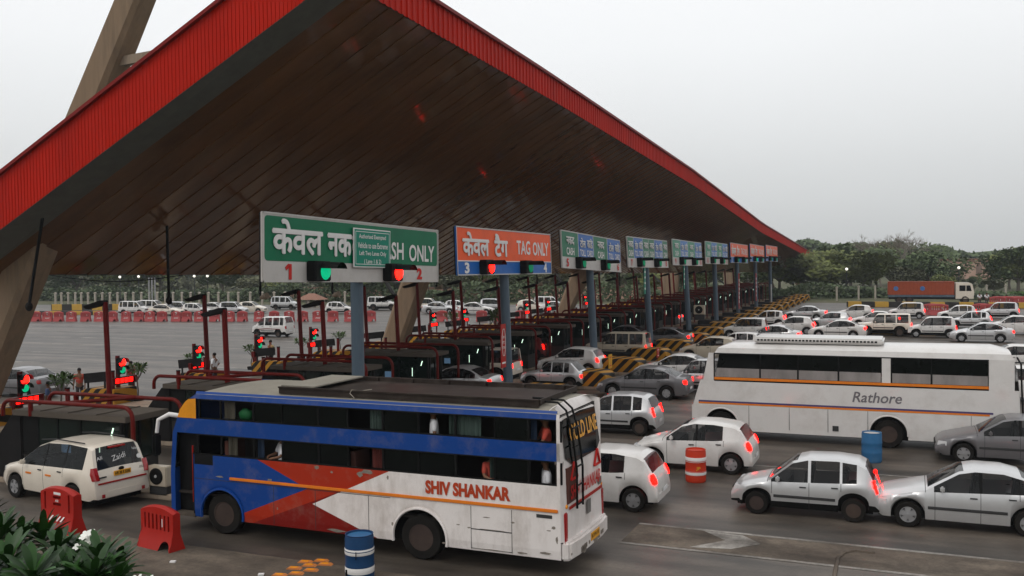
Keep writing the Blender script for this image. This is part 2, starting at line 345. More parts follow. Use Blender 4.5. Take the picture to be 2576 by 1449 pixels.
# ================================================================ THE SETTING
def sheet(name, poly, z, m):
    b = MB(); b.add([(x, y, z) for x, y in poly], [tuple(range(len(poly)))]); return struct(b.build(name, m))
sheet('ground', [(-1800, -300), (1800, -300), (1800, 2500), (-1800, 2500)], -.03, K['earth'])
sheet('road', [(-420, 11.), (160, 11.), (160, 132.), (20, 137.), (-15, 140.), (-60, 127.), (-130, 118.), (-420, 95.)], 0, K['asphalt'])
sheet('apron', [(-60, 10.), (-8.2, 10.), (-9.6, 17.6), (-60, 17.9)], .004, K['apron'])
sheet('road_strip', [(-6.3, 21.35), (40, 20.7), (40, 22.35), (-6.3, 23.05)], .004, K['strip'])
def line(x0, x1, y0, y1, wd, z=.008, m='line', name='lane_marking'):
    sheet(name, [(x0, y0-wd/2), (x1, y1-wd/2), (x1, y1+wd/2), (x0, y0+wd/2)], z, K[m])
line(-6.3, 40, 23.05, 22.3, .13); line(-6.3, 40, 21.35, 20.7, .13)
arrow = [G(x, y) for x, y in ((1771, 1336), (1868, 1347), (1914, 1369), (1838, 1382), (1733, 1377), (1824, 1360))]
sheet('arrow_marking', [(p.x, p.y) for p in arrow], .008, K['line'])
for k in range(10):
    y = 30.5+k*6.1
    line(-170, -36.5, y-8, y, .18, m='linef')
for y in (70.5, 77, 84): line(-140, -40, y-18, y, .1, m='linef')
for k in range(4): line(-13.5, 60, 31+6.27*k*2.2, 31+6.27*k*2.2-2, .12, m='linef')
b = [G(2098, 1455), (G(2108, 1405)), G(2124, 1392), G(2150, 1387), G(2200, 1393)]
mb = MB(); mb.tube([p+Vector((0, 0, .0)) for p in b], .05, 6); tag(mb.build('curved_pipe', K['strip']), 'thin pale pipe bending across the road strip at the bottom right', 'pipe')

# ---- canopy geometry (metres): F = lower edge of the high red fascia, V = low back edge
Fp = [AX(850, -60, -16.0), AX(942, 0, -16.05), AX(1398, 260, -16.25), AX(1740, 465, -16.55), AX(1916, 586, -17.2), AX(2052, 657, -18.)]
Vp = [AX(-150, 693, -33.2), AX(130, 692, -31.6), AX(1060, 692, -31.), AX(1490, 688, -30.), AX(2015, 684, -20.8)]
def pl(P, t):
    ys = [p.y for p in P]; y = ys[0]+(ys[-1]-ys[0])*t
    return Vector((np.interp(y, ys, [p.x for p in P]), y, np.interp(y, ys, [p.z for p in P])))
def Fr(t): return pl(Fp, t)
def Vr(t): return pl(Vp, t)
def soffit_z(x, y):
    best = None
    for i in range(201):
        t = i/200; a, c = Vr(t), Fr(t); s = (x-a.x)/(c.x-a.x)
        q = a.lerp(c, s); d = abs(q.y-y)
        if best is None or d < best[0]: best = (d, q.z)
    return best[1]
can = thing('toll_canopy', 'huge red edged toll plaza canopy with a dark ribbed underside', 'canopy', Vr(0))
O = -Vr(0)
def rel(p): return Vector(p)+O
NP = 165
mb = MB()
for i in range(NP):                                    # lapped soffit planks, each a shallow step below the next
    t0, t1 = i/NP, (i+1)/NP
    a, c, d, e_ = Vr(t0), Fr(t0), Fr(t1), Vr(t1)
    st = Vector((0, 0, .04)); sg = 14
    P0 = [rel(a.lerp(c, j/sg))+Vector((0, 0, random.uniform(-.004, .004))) for j in range(sg+1)]
    P1 = [rel(e_.lerp(d, j/sg))+st+Vector((0, 0, random.uniform(-.004, .004))) for j in range(sg+1)]
    P2 = [p-st for p in P1]
    for j in range(sg):
        mb.add([P0[j], P0[j+1], P1[j+1], P1[j]], [(0, 1, 2, 3)])
        mb.add([P1[j], P1[j+1], P2[j+1], P2[j]], [(0, 1, 2, 3)])
mb.build('soffit', K['soffit'], can, fix=False)
mb = MB()
for i in range(24):
    t0, t1 = i/24, (i+1)/24; u = Vector((0, 0, .95))
    mb.add([rel(p)+u for p in (Vr(t0), Fr(t0), Fr(t1), Vr(t1))], [(0, 1, 2, 3)])
mb.add([rel(Vr(i/24))+Vector((-.02, 0, q)) for i in range(25) for q in (0, .95)], [(2*i, 2*i+1, 2*i+3, 2*i+2) for i in range(24)])
mb.add([rel(p)+Vector((0, .02, q)) for p in (Vr(1), Fr(1)) for q in (0, .95)], [(0, 1, 3, 2)])
mb.build('roof_deck', K['trim'], can)
def fascia(p0, hgt, nrib, out, name, rd=.045):              # profiled red sheet: alternating raised ribs
    mb = MB(); up = Vector((0, 0, hgt))
    pts = []
    for i in range(nrib+1):
        for q, dd in ((0, 0), (.55, 0), (.62, rd), (.93, rd)):
            t = (i+q)/(nrib+1); pts.append((t, dd))
    vs = []
    for t, dd in pts:
        p = rel(p0(t))+out*(.06+dd); vs += [p, p+up]
    mb.add(vs, [(2*i, 2*i+1, 2*i+3, 2*i+2) for i in range(len(pts)-1)])
    mb.build(name, K['red'], can, fix=False)
    cp = MB(); st = 30
    for i in range(st+1):
        p = rel(p0(i/st))+up
        cp.v += [tuple(p+out*.22), tuple(p+out*.22+Vector((0, 0, .13))), tuple(p-out*.3+Vector((0, 0, .13))), tuple(p-out*.3)]
    for i in range(st):
        for k in range(4): a = i*4+k; b = i*4+(k+1) % 4; cp.f.append((a, b, b+4, a+4))
    cp.build('fascia_cap', K['redtop'], can)
fascia(Fr, 1.08, 430, Vector((1, 0, 0)), 'fascia')
fascia(lambda t: Fr(0).lerp(Vr(0), t*1.05)+Vector((0, -.05, -.05)), 1.85, 120, Vector((0, -1, 0)), 'fascia', .02)
mb = MB()                                              # grey edge beam inside the near fascia
a, c = rel(Fr(0)), rel(Vr(0)); dn = Vector((0, 0, -.07))
q0, q1 = Vector((0, -.04, -.04)), Vector((0, 1.05, -.02))
vs = []
for p, f_ in ((a, Fr), (c, Vr)):
    nx = rel(f_(.0062))
    vs += [p+Vector((0, -.1, -.06)), nx+Vector((0, 0, -.09)), nx+Vector((0, 0, .1)), p+Vector((0, -.1, .1))]
mb.add(vs, [(0, 1, 5, 4), (1, 2, 6, 5), (2, 3, 7, 6), (3, 0, 4, 7)])
mb.build('edge_beam', K['trim'], can)
mb = MB(); mb.box(rel(AY(352, 147, 27)), (3.2, .28, .32), Matrix.Rotation(R(-3), 3, 'Y')); mb.build('tie_strut', K['concd'], can)

# ---- slanted concrete pylons carrying the canopy
def pylon(bp, tp, wb, wt, top_ext, label, th=1.2):
    bp, tp = Vector(bp), Vector(tp)
    d = (tp-bp)/(tp.z-bp.z); b0 = bp-d*bp.z-d*.2; t0 = tp+d*top_ext
    t = thing('concrete_pylon', label, 'pylon', (b0.x, b0.y, 0), 0, 'slanted concrete pylons of the canopy')
    o = Vector((b0.x, b0.y, 0)); mb = MB(); ch = .28
    def ring(c, w_, y_): return [Vector((c.x+u*w_/2, c.y+v*y_/2, c.z)) for u, v in ((-1+ch, -1), (1-ch, -1), (1, -1+ch), (1, 1-ch), (1-ch, 1), (-1+ch, 1), (-1, 1-ch), (-1, -1+ch))]
    L = []
    n = 14
    for i in range(n+1):
        q = i/n; c = b0.lerp(t0, q); L += [p-o for p in ring(c, wb+(wt-wb)*min(1, c.z/tp.z) if c.z < tp.z else wt*(1-.3*(c.z-tp.z)/max(top_ext, 1)), th*(1-.3*max(0, c.z-tp.z)/max(top_ext, 1)))]
    mb.add(L, [tuple(range(8))[::-1], tuple(range(n*8, n*8+8))]+[(i*8+k, i*8+(k+1) % 8, i*8+(k+1) % 8+8, i*8+k+8) for i in range(n) for k in range(8)])
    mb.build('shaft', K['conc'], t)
    s = MB(); s.tube([tp-o+Vector((-2.6, 0, .1)), tp-o-d*2.3], .13, 6); s.build('brace', K['dark'], t)
    for i, zz in enumerate((.46, .82)):
        c = b0.lerp(t0, zz) if top_ext > 12 else None
        if c:
            j = MB(); ww = wt*(1-.3*(c.z-tp.z)/top_ext)+.03
            tq = th*(1-.3*(c.z-tp.z)/top_ext)+.03; r0 = [p-o for p in ring(c-Vector((0, 0, .07)), ww, tq)]; r1 = [p-o for p in ring(c+Vector((0, 0, .07)), ww, tq)]
            j.add(r0+r1, [(k, (k+1) % 8, (k+1) % 8+8, k+8) for k in range(8)]); j.build('joint_band', K['concd'], t)
    return t
PY = [
    (AY(-55, 980, 27), AY(62, 690, 27), 1.9, 1.6, 15, 'slanted concrete pylon at the left edge rising through the canopy into a mast'),
    (AY(978, 905, 57), AY(1048, 700, 57), 1.55, 1.75, 8, 'slanted concrete pylon standing behind the green cash only sign'),
    (AY(1414, 800, 88), AY(1462, 690, 88), 1.25, 1.8, 6, 'slanted concrete pylon just behind the toll card sign post of lanes five and six'),
    (AY(1684, 780, 126), AY(1687, 690, 126), 2.2, 2.2, 4, 'broad upright concrete pylon behind the fourth sign post'),
    (AY(1843, 775, 155), AY(1832, 690, 155), 1.5, 1.5, 3, 'concrete pylon behind the far orange tag sign, third from the far end'),
    (AY(1953, 772, 176), AY(1924, 690, 176), 1.8, 1.8, 3, 'concrete pylon leaning away near the far end of the canopy, last but one'),
    (AY(2042, 756, 190), AY(1998, 690, 190), 1.8, 1.9, 1, 'farthest concrete pylon splayed outwards under the canopy tip')]
for p in PY: pylon(*p)

# ================================================================ TOLL ISLANDS
IY = [21.63+6.27*k for k in range(21)]
CNT = lambda k: ORD[k] if k < 20 else 'last'
# one island: kerb, striped nose facing the traffic, striped stub at the other end
isl = thing('toll_island', 'x', 'traffic island', (-14.2, IY[0], 0), 0, 'kerbed islands between the toll lanes')
mb = MB(); mb.bx(-21.5, -.3, -.85, .85, 0, .16); mb.build('kerb', K['concd'], isl, bevel=.03)
mb = MB(); mb.prism([(-2.2, .0), (0, .0), (0, .72), (-.35, .9), (-2.2, .9)], -.8, .8, lambda u, v, t: Vector((u, t, v)))
mb.build('striped_nose', K['hazard'], isl, bevel=.03)
mb = MB(); mb.bx(-4.6, -2.2, -.55, .55, .16, .62); mb.build('low_wall', K['blackm'], isl, bevel=.03)
mb = MB(); mb.prism([(-21.7, 0), (-19.6, 0), (-19.6, .85), (-21.3, .85), (-21.7, .7)], -.7, .7, lambda u, v, t: Vector((u, t, v))); mb.build('striped_stub', K['hazard'], isl, bevel=.03)
for k, y in enumerate(IY):
    lab = '%s kerbed toll island counted from the blue bus, yellow and black striped ends' % CNT(k)
    if k == 0: isl['label'] = lab
    else: dup(isl, (-14.2, y, 0), 0, lab)

# one booth
bt = thing('toll_booth', 'x', 'toll booth', (-22.7, IY[0], .16), 0, 'toll booths with red pipe guards')
mb = MB(); mb.bx(-2.1, 1.8, -.72, .72, 0, .78); mb.build('base_panel', K['boothwall'], bt, bevel=.02)
mb = MB()
for x0, x1, y0, y1 in ((-2.1, -1.5, -.7, -.66), (-1.5, -1.44, -.72, -.64), (.2, .26, -.72, -.64), (1.72, 1.8, -.72, -.64), (-.7, -.65, -.72, -.64)):
    mb.bx(x0, x1, y0, y1, .78, 1.92); mb.bx(x0, x1, -y1, -y0, .78, 1.92)
for y in (-.5, 0, .5): mb.bx(1.72, 1.8, y-.03, y+.03, .78, 1.92)
mb.bx(-2.1, -2.06, -.64, .64, .78, 1.92)
for z in (.76, 1.9):
    for s in (-1, 1): mb.bx(-2.1, 1.8, s*.68-.045, s*.68+.045, z, z+.04)
    for x in (-2.1, 1.72): mb.bx(x, x+.08, -.72, .72, z, z+.04)
mb.build('window_frame', K['black'], bt)
for x0, x1 in ((-1.44, -.7), (-.65, .2), (.26, 1.72)):
    for s in (-1, 1):
        mb = MB(); mb.bx(x0, x1, s*.69-.01, s*.69+.01, .78, 1.92); mb.build('window', K['glassg'], bt)
mb = MB(); mb.bx(1.75, 1.77, -.64, .64, .78, 1.92); mb.build('window', K['glassg'], bt)
mb = MB(); mb.bx(-2.35, 2.1, -.86, .86, 1.93, 2.1); [mb.bx(x-.02, x+.02, -.86, .86, 2.09, 2.13) for x in (-1.2, -.1, 1)]; r = mb.build('roof', K['boothroof'], bt, bevel=.015)
mb = MB(); mb.prism([(-4.3, -.1), (-2.12, -.1), (-2.12, 1.95), (-2.5, 1.95)], -.75, .75, lambda u, v, t: Vector((u, t, v))); mb.build('crash_ramp', K['blackm'], bt, bevel=.03)
def hoop(y, off):
    p = []
    for a in range(0, 91, 18): p.append((-2.75+.3-.3*math.cos(R(a)), y, 2.08+.3*math.sin(R(a))))
    p = [(-2.75, y, 1.9)]+p
    for a in range(0, 91, 18): p.append((2.35+off-.35+.35*math.sin(R(a)), y, 2.03+.35*math.cos(R(a))))
    p.append((2.35+off, y, -.1)); return p
for y, off in ((-.84, 0), (.84, .25)):
    mb = MB(); mb.tube(hoop(y, off), .062, 10); g = mb.build('guard_rail', K['rail'], bt, smooth=50)
    mb = MB(); mb.tube([(-1.6, y, 2.36), (-1.6, y, 1.95)], .07, 8); mb.build('rail_stub', K['rail'], g)
mb = MB(); mb.tube([(-.4, -.84, 2.38), (.9, .84, 2.38)], .06, 8); mb.build('cross_pipe', K['rail'], bt, smooth=50)
mb = MB(); mb.box((1.45, -.716, 1.62), (.035, .02, .24), Matrix.Rotation(R(20), 3, 'Y')); mb.build('tube_lamp', K['boothlamp'], bt)
mb = MB(); mb.box((.95, -.716, 1.2), (.02, .02, .4)); mb.build('tube_lamp', K['boothlamp'], bt)
mb = MB(); mb.box((-.35, -.716, 1.05), (.35, .02, .28)); mb.build('screen', mat('dim_blue_monitor', (.12, .22, .35), emit=.25), bt)
for k, y in enumerate(IY):
    lab = 'dark glazed toll booth with red pipe hoops, %s from the blue bus' % CNT(k)
    if k == 0: bt['label'] = lab
    else: dup(bt, (-22.7+(.0 if k else 0), y, .16), 0, lab)
# air conditioner boxes beside booths
def ac(loc, label):
    t = thing('air_conditioner', label, 'air conditioner', loc, 0, 'air conditioner boxes on the islands')
    mb = MB(); mb.bx(-.45, .45, -.18, .18, 0, .75); mb.build('casing', K['beige'], t, bevel=.03)
    mb = MB(); mb.lathe([(.31, 0), (.31, .02), (.26, .03), (0, .03)], 20, Matrix.Translation((-.02, -.18, .38)) @ Matrix.Rotation(R(90), 4, 'X')); mb.build('fan_grille', K['black'], t)
    mb = MB(); mb.lathe([(.06, 0), (.05, .02), (0, .02)], 10, Matrix.Translation((-.02, -.215, .38)) @ Matrix.Rotation(R(90), 4, 'X')); mb.build('fan_hub', K['silver'], t)
    mb = MB(); mb.bx(-.4, .4, -.12, .12, -.45, -.0); mb.build('stand', K['dark'], t)
p = AY(403, 1210, 20.9); ac((p.x+.0, 20.9, .38), 'white air conditioner box with round black fan beside the nearest booth')
C.objects['air_conditioner'].scale = (.75, .75, .75)
ac((-16.2, 78.4, 1.9), 'air conditioner box with round black fan below the fifth lane sign')

# ================================================================ LANE SIGNS
def sign_common(t, Z0, Z1, pan, W=10.9):
    mb = MB(); mb.lathe([(.215, 0), (.215, Z0+1.2)], 18); mb.build('pole', K['pole'], t, smooth=40)
    mb = MB(); mb.bx(-.5, .5, -.5, .5, 0, .5); mb.build('pole_base', K['blackm'], t, bevel=.04)
def rect(mb, y0, y1, z0, z1, x): return mb.bx(x-.004, x, y0, y1, z0, z1)
def lane_sign(idx, Y, lean, tilt, kind, nums, sig, label):
    n = R(lean); zc = 6.9
    t = thing('lane_sign', label, 'sign', (-17.35+math.tan(n)*zc, Y, .0), 0, 'overhead lane signs on blue grey poles')
    t.rotation_euler = (R(tilt)*0, -n, 0)
    sign_common(t, 5.8, 7.9, None)
    Mx = Matrix.Translation((.3, 0, zc)) @ Matrix.Rotation(R(tilt), 4, 'X')
    H, Wd = 2.02, 10.9
    def part(mb, name, m, par=None, **k):
        mb.v = [tuple(Mx @ Vector(p)) for p in mb.v]; return mb.build(name, m, par or t, **k)
    hz, hy = H/2, Wd/2
    base = {'cash': 'signw', 'mix': 'signw', 'mix6': 'signw', 'tag': 'blue'}[kind]
    mb = MB(); mb.bx(-.07, 0, -hy, hy, -hz, hz); bk = part(mb, 'board', K[base], bevel=.02)
    fr = MB(); e_ = .05
    for q in ((-hy, hy, hz-e_, hz), (-hy, hy, -hz, -hz+e_), (-hy, -hy+e_, -hz, hz), (hy-e_, hy, -hz, hz)): rect(fr, *q, .022)
    part(fr, 'frame', K['signw'])
    bb = MB(); bb.bx(-.13, -.072, -hy+.03, hy-.03, -hz+.03, hz-.03); part(bb, 'back_frame', K['blackm'])
    zb = -hz+.62                                      # bottom of the coloured field
    U, V, Nn = (0, 1, 0), (0, 0, 1), (1, 0, 0)
    L = MB()
    if kind == 'cash':
        f = MB(); r = .12; pts = []
        for cy, cz, a0 in ((hy-.1-r, hz-.1-r, 0), (-hy+.1+r, hz-.1-r, 90), (-hy+.1+r, zb+r, 180), (hy-.1-r, zb+r, 270)):
            for a in range(0, 91, 30): pts.append((cy+r*math.cos(R(a0+a)), cz+r*math.sin(R(a0+a))))
        f.prism(pts, .0, .008, lambda u, v, d: Vector((d, u, v))); part(f, 'colour_field', K['green'])
        L.text('केवल', (.02, -3.75, .33), U, V, 2.5, .98, Nn, .03); L.text('नक', (.02, -1.5, .18), U, V, 1.35, .66, Nn, .035)
        L.text('द', (.02, -.55, .16), U, V, .45, .62, Nn, .035)
        L.text('CASH', (.02, 1.72, .1), U, V, 1.95, .62, Nn, .02); L.text('ONLY', (.02, 4.1, .06), U, V, 2.0, .62, Nn, .02)
        part(L, 'lettering', K['letter'])
        pn = MB(); pn.bx(.06, .1, -.78, 1.62, -.52, .78); pp = part(pn, 'notice_board', K['letter'], bevel=.01)
        pn = MB(); rect(pn, -.74, 1.58, -.48, .74, .106); part(pn, 'notice_field', K['greenp'], pp)
        pn = MB()
        for q in ((-.68, 1.52, .66, .68), (-.68, 1.52, -.42, -.40), (-.68, -.66, -.42, .68), (1.5, 1.52, -.42, .68)): rect(pn, *q, .109)
        part(pn, 'notice_border', K['letter'], pp)
        pl_ = MB()
        for s_, y, z, w_ in (('Authorised Exempted', .4, .5, 1.75), ('Vehicle to use Extreme', .42, .22, 1.95), ('Left Two Lanes Only', .42, -.06, 1.75), ('( Lane 1 & 2)', .4, -.33, 1.1)):
            pl_.text(s_, (.112, y, z), U, V, w_, .19, Nn, .012)
        part(pl_, 'notice_lettering', K['letter'], pp)
        nm = MB(); nm.bx(.012, .02, -4.22, -4.08, -.93, -.47); nm.box((.016, -4.29, -.56), (.008, .2, .11), Matrix.Rotation(R(35), 3, 'X')); nm.text(nums[1], (.02, 3.9, -.7), U, V, .42, .42, Nn, .05); part(nm, 'lane_number', K['redletter'])
    elif kind == 'tag':
        f = MB(); rect(f, -hy+.06, hy-.06, zb, hz-.06, .006); part(f, 'colour_field', K['orange'])
        f = MB(); rect(f, -hy, hy, zb-.04, zb, .02); part(f, 'divider', K['letter'])
        L.text('केवल', (.02, -3.6, .3), U, V, 2.6, .95, Nn, .03); L.text('टैग', (.02, -.95, .3), U, V, 1.45, .95, Nn, .03)
        L.text('TAG', (.02, 1.75, .25), U, V, 1.7, .66, Nn, .02); L.text('ONLY', (.02, 4.0, .22), U, V, 2.15, .66, Nn, .02)
        part(L, 'lettering', K['letter'])
        nm = MB(); nm.text(nums[0], (.02, -4.55, -.7), U, V, .45, .46, Nn, .04); nm.text(nums[1], (.02, 4.55, -.7), U, V, .45, .46, Nn, .04); part(nm, 'lane_number', K['letter'])
    else:
        cols = [('g', -hy+.06, -2.75), ('b', -2.65, -.05), ('g', .05, 2.65), ('b', 2.75, hy-.06)] if kind == 'mix' else [('g', -hy+.06, -3.95), ('b', -3.85, -1.6), ('g', -1.5, -.05), ('g', .05, 1.55), ('b', 1.65, 3.9), ('g', 4., hy-.06)]
        fade = nums[0] == '9' or nums[0] == '11'
        for c, y0, y1 in cols:
            f = MB(); rect(f, y0, y1, zb, hz-.06, .006)
            part(f, 'colour_field', K[('greenf' if fade else 'green') if c == 'g' else ('bluef' if fade else 'blue')])
            yc, w_ = (y0+y1)/2, y1-y0
            if c == 'g':
                L.text('नकद', (.02, yc, .48), U, V, min(1.25, w_*.75), .42, Nn, .02); L.text('CASH', (.02, yc, -.08), U, V, min(1.25, w_*.75), .4, Nn, .02)
            else:
                L.text('टोल', (.02, yc-w_*.24, .48), U, V, w_*.36, .52, Nn, .02); L.text('काड', (.02, yc+w_*.24, .44), U, V, w_*.36, .42, Nn, .02)
                L.tube([Mx.inverted() @ Mx @ Vector((.022, yc+w_*.32+.11*math.cos(R(a)), .67+.09*math.sin(R(a)))) for a in range(-20, 200, 30)], .022, 4)
                L.text('TOLL', (.02, yc-w_*.24, -.08), U, V, w_*.38, .36, Nn, .015); L.text('CARD', (.02, yc+w_*.24, -.08), U, V, w_*.4, .36, Nn, .015)
        part(L, 'lettering', K['letter'])
        nm = MB(); nm.text(nums[0], (.03, -4.6, -.7), U, V, .34*len(nums[0])**.5, .44, Nn, .04); nm.text(nums[1], (.03, 4.75, -.7), U, V, .34*len(nums[1])**.5, .44, Nn, .04); part(nm, 'lane_number', K['redletter'])
    for y, c in zip((-2.9, 1.65), sig):
        hb = MB(); hb.bx(.0, .35, y-.42, y+.42, -.98, -.36); ho = part(hb, 'signal_box', K['black'], bevel=.03)
        vz = MB(); ns_ = 14; P = []
        for i in range(ns_+1):
            a = R(20+140*i/ns_) if True else 0; P.append((y+.1+.3*math.cos(a), -.68+.3*math.sin(a)))
        vs = [(.3, u, v) for u, v in P]+[(.95, u, v-.02) for u, v in P]
        vz.add(vs, [(i, i+1, i+ns_+2, i+ns_+1) for i in range(ns_)]); part(vz, 'visor', K['black'], ho, fix=False)
        ln = MB(); ln.lathe([(.26, 0), (.22, .05), (0, .08)], 16, Matrix.Translation((.35, y+.1, -.68)) @ Matrix.Rotation(R(90), 4, 'Y'))
        part(ln, 'lens', K[{'r': 'sigred', 'g': 'siggreen', 'd': 'siggreend'}[c]], ho)
    return t
SG = [('cash', ('1', '2'), 'gr', 0, 1.5, 'large green cash only lane sign for lanes 1 and 2'),
      ('tag', ('3', '4'), 'rd', 1.8, .7, 'orange tag only lane sign with blue foot for lanes 3 and 4'),
      ('mix', ('5', '6'), 'dd', 2.7, 2.2, 'green and blue cash and toll card sign for lanes 5 and 6'),
      ('mix6', ('7', '8'), 'dd', 3.2, .9, 'six panel green and blue sign for lanes 7 and 8'),
      ('mix', ('9', '10'), 'dd', 3.0, 1.0, 'faded green and blue toll card sign for lanes 9 and 10'),
      ('mix', ('11', '12'), 'dd', 1.8, .9, 'faded green and blue toll card sign for lanes 11 and 12'),
      ('tag', ('13', '14'), 'dd', 1.2, .9, 'orange tag only sign, nearest of the three small far ones'),
      ('tag', ('15', '16'), 'gd', 1.4, 1., 'orange tag only sign, middle of the three small far ones'),
      ('tag', ('17', '18'), 'dd', 1.4, .8, 'orange tag only sign, farthest of the three small far ones')]
for i, (kd, nm, sg, ln, tl, lb) in enumerate(SG): lane_sign(i, 27.9+12.55*i, ln, -tl, kd, nm, sg, lb)
# plates hung on the sign poles
def plate(px, py, wpx, hpx, Y, m, label, stripes_=3, oct_=False, name='notice_plate', post=False):
    p = AY(px, py, Y); k = 2420*1.0; dep = .3858*-p.x+.922*Y
    w_, h_ = wpx*dep/2420/.75, hpx*dep/2420
    t = thing(name, label, 'notice plate', p, 0)
    mb = MB(); mb.bx(-.02, .02, -w_/2, w_/2, -h_/2, h_/2); mb.build('plate', K[m], t)
    L = MB()
    if oct_:
        P = [(math.cos(R(22.5+45*i))*w_*.4, math.sin(R(22.5+45*i))*h_*.33+h_*.08) for i in range(8)]
        for i in range(8):
            a, c = P[i], P[(i+1) % 8]; L.tube([(.03, a[0], a[1]), (.03, c[0], c[1])], .014, 4)
        for s_, z in (('AUTOMATIC', .2), ('ETC', .08), ('SYSTEM', -.04)): L.text(s_, (.024, 0, h_*z), (0, 1, 0), (0, 0, 1), w_*.5, h_*.06, (1, 0, 0))
        L.bx(.022, .026, -w_*.38, w_*.38, -h_*.41, -h_*.37)
    else:
        for i in range(stripes_): z = h_*(.3-.6*i/max(1, stripes_-1)); L.bx(.022, .026, -w_*.33, w_*.33, z-h_*.035, z+h_*.035)
        L.bx(.022, .024, -.012, .012, -h_*.3, h_*.3)
    L.build('lettering', K['letter' if m != 'yellow' else 'redletter'], t)
    if post: mb = MB(); mb.tube([(-.05, 0, -p.z), (-.05, 0, h_/2)], .03, 6); mb.build('stake', K['post'], t)
    return t
plate(1266, 870, 22, 110, 38.9, 'barrier', 'tall red plate with a white octagon hung on the orange sign post', oct_=True)
plate(1535, 909, 20, 35, 48.3, 'yellow', 'small yellow notice on a stake beside the striped island nose', 2, post=True)
plate(1622, 705, 11, 70, 64.4, 'greenp', 'narrow green no entry plate hung on the fourth sign post', 4)
plate(1721, 696, 8, 62, 76.7, 'greenp', 'narrow green plate hung high on the fifth sign post', 4)
plate(1719, 846, 8, 22, 76.5, 'greenp', 'small green plate low on the fifth sign post', 2)
plate(1859, 732, 8, 90, 101.8, 'barrier', 'long red and white lettered plate on the seventh sign post', 6)
plate(1902, 722, 8, 70, 114, 'barrier', 'red lettered plate on the eighth sign post', 5)
plate(1940, 745, 7, 60, 127.8, 'signw', 'long white plate on the ninth sign post', 1)
plate(1893, 810, 6, 20, 108, 'yellow', 'tiny yellow notice on a stake among the far island noses', 2, post=True)
plate(1655, 887, 17, 24, 57.6, 'barrier', 'small red plate on the back of the beige jeep lane', 2, post=True)

# ================================================================ LAMP POSTS, SIGNALS, HANGING CAMERAS
lp = thing('lane_lamp_post', 'x', 'lamp post', (0, 0, 0), 0, 'dark red lamp posts over the toll lanes')
mb = MB(); mb.tube([(0, 0, 0), (-.07, 0, 4.75)], .1, 10); mb.build('post', K['post'], lp, smooth=50)
mb = MB(); mb.prism([(-1.0, -.02), (-.15, .2), (.02, .2), (.02, .02), (-.3, -.04), (-.85, -.13)], -.17, .17, lambda u, v, d: Vector((u-.07, d, v+4.62))); mb.build('lamp_head', K['blackm'], lp, bevel=.03)
first = True
def put(root, loc, lab, fl):
    if fl: root.location = loc; root['label'] = lab; return root
    return dup(root, loc, 0, lab)
LPs = []
for k in range(1, 19):
    LPs.append((-22.85, IY[k]+.1, k, 'upstream'))
    if k > 0: LPs.append((-28.3-.6*(k == 2), IY[k]-.1, k, 'downstream'))
for i, (x, y, k, s_) in enumerate(LPs):
    o = put(lp, (x, y, .16+(.25 if s_ == 'downstream' else 0)), 'dark red lamp post %s the booth of the %s island' % ('at' if s_ == 'upstream' else 'beyond', CNT(k)), i == 0)
    o.rotation_euler[1] = -R(.6+min(k, 8)*.28)
sgp = thing('lane_signal', 'x', 'traffic signal', (0, 0, 0), 0, 'red and green lane signals at the island ends')
mb = MB(); mb.bx(-.07, .07, -.07, .07, 0, 2.35); mb.build('post', K['post'], sgp)
mb = MB(); mb.bx(.07, .3, -.2, .2, 1.45, 2.25); hb = mb.build('signal_box', K['black'], sgp, bevel=.03)
def disc(c, r, ax='X', bulge=.06): 
    q = MB(); q.lathe([(r, 0), (r*.85, bulge*.6), (0, bulge)], 16, Matrix.Translation(c) @ Matrix.Rotation(R(90), 4, 'Y')); return q
disc((.3, 0, 2.02), .2).build('red_lamp', K['sigred'], hb); disc((.3, 0, 1.66), .17).build('green_lamp', K['siggreen'], hb)
for z in (2.02, 1.66):
    q = MB(); P = [(.24*math.cos(R(a)), .24*math.sin(R(a))) for a in range(0, 181, 20)]; n = len(P)
    q.add([(.28, u, z+v) for u, v in P]+[(.5, u, z+v) for u, v in P], [(i, i+1, i+n+1, i+n) for i in range(n-1)]); q.build('visor', K['black'], hb, fix=False)
mb = MB(); mb.box((.25, .1, 1.15), (.22, 1.5, .36)); db = mb.build('display_box', K['post'], sgp, bevel=.02)
mb = MB()
for i in range(4): mb.box((.365, -.4+.28*i, 1.16), (.02, .2, .22))
mb.build('display_text', K['led'], db)
mb = MB(); mb.tube([(.2, .75, 0), (.2, .75, 1.0)], .06, 8); mb.tube([(.2, -.5, 0), (.2, -.5, 1.0)], .06, 8); mb.build('leg', K['post'], sgp)
sxs = [-33.0, -33.6, -34.4, -34.8]
SIGP = []
for k in range(1, 15):
    sp_ = {1: 62, 2: 308, 3: 500, 4: 655, 5: 792, 6: 902, 7: 1000, 8: 1092, 9: 1170}.get(k)
    put(sgp, (AY(sp_, 900, IY[k]).x-.3 if sp_ else -36.6, IY[k], .1), 'red and green signal with led board at the exit end of %s island' % CNT(k), k == 1)
for o in [q for q in C.objects if q.name.startswith('lane_signal') and not q.parent]: o.scale = (1, 1, .95)
pk = thing('bollard_post', 'x', 'bollard', (0, 0, 0), 0, 'short dark red guard posts on the islands')
mb = MB(); mb.tube([(0, 0, 0), (0, 0, 1.55)], .09, 10); mb.build('tube', K['post'], pk, smooth=50); mb = MB(); mb.lathe([(.1, 1.55), (.1, 1.6), (0, 1.6)], 10); mb.build('cap', K['black'], pk)
fl = True
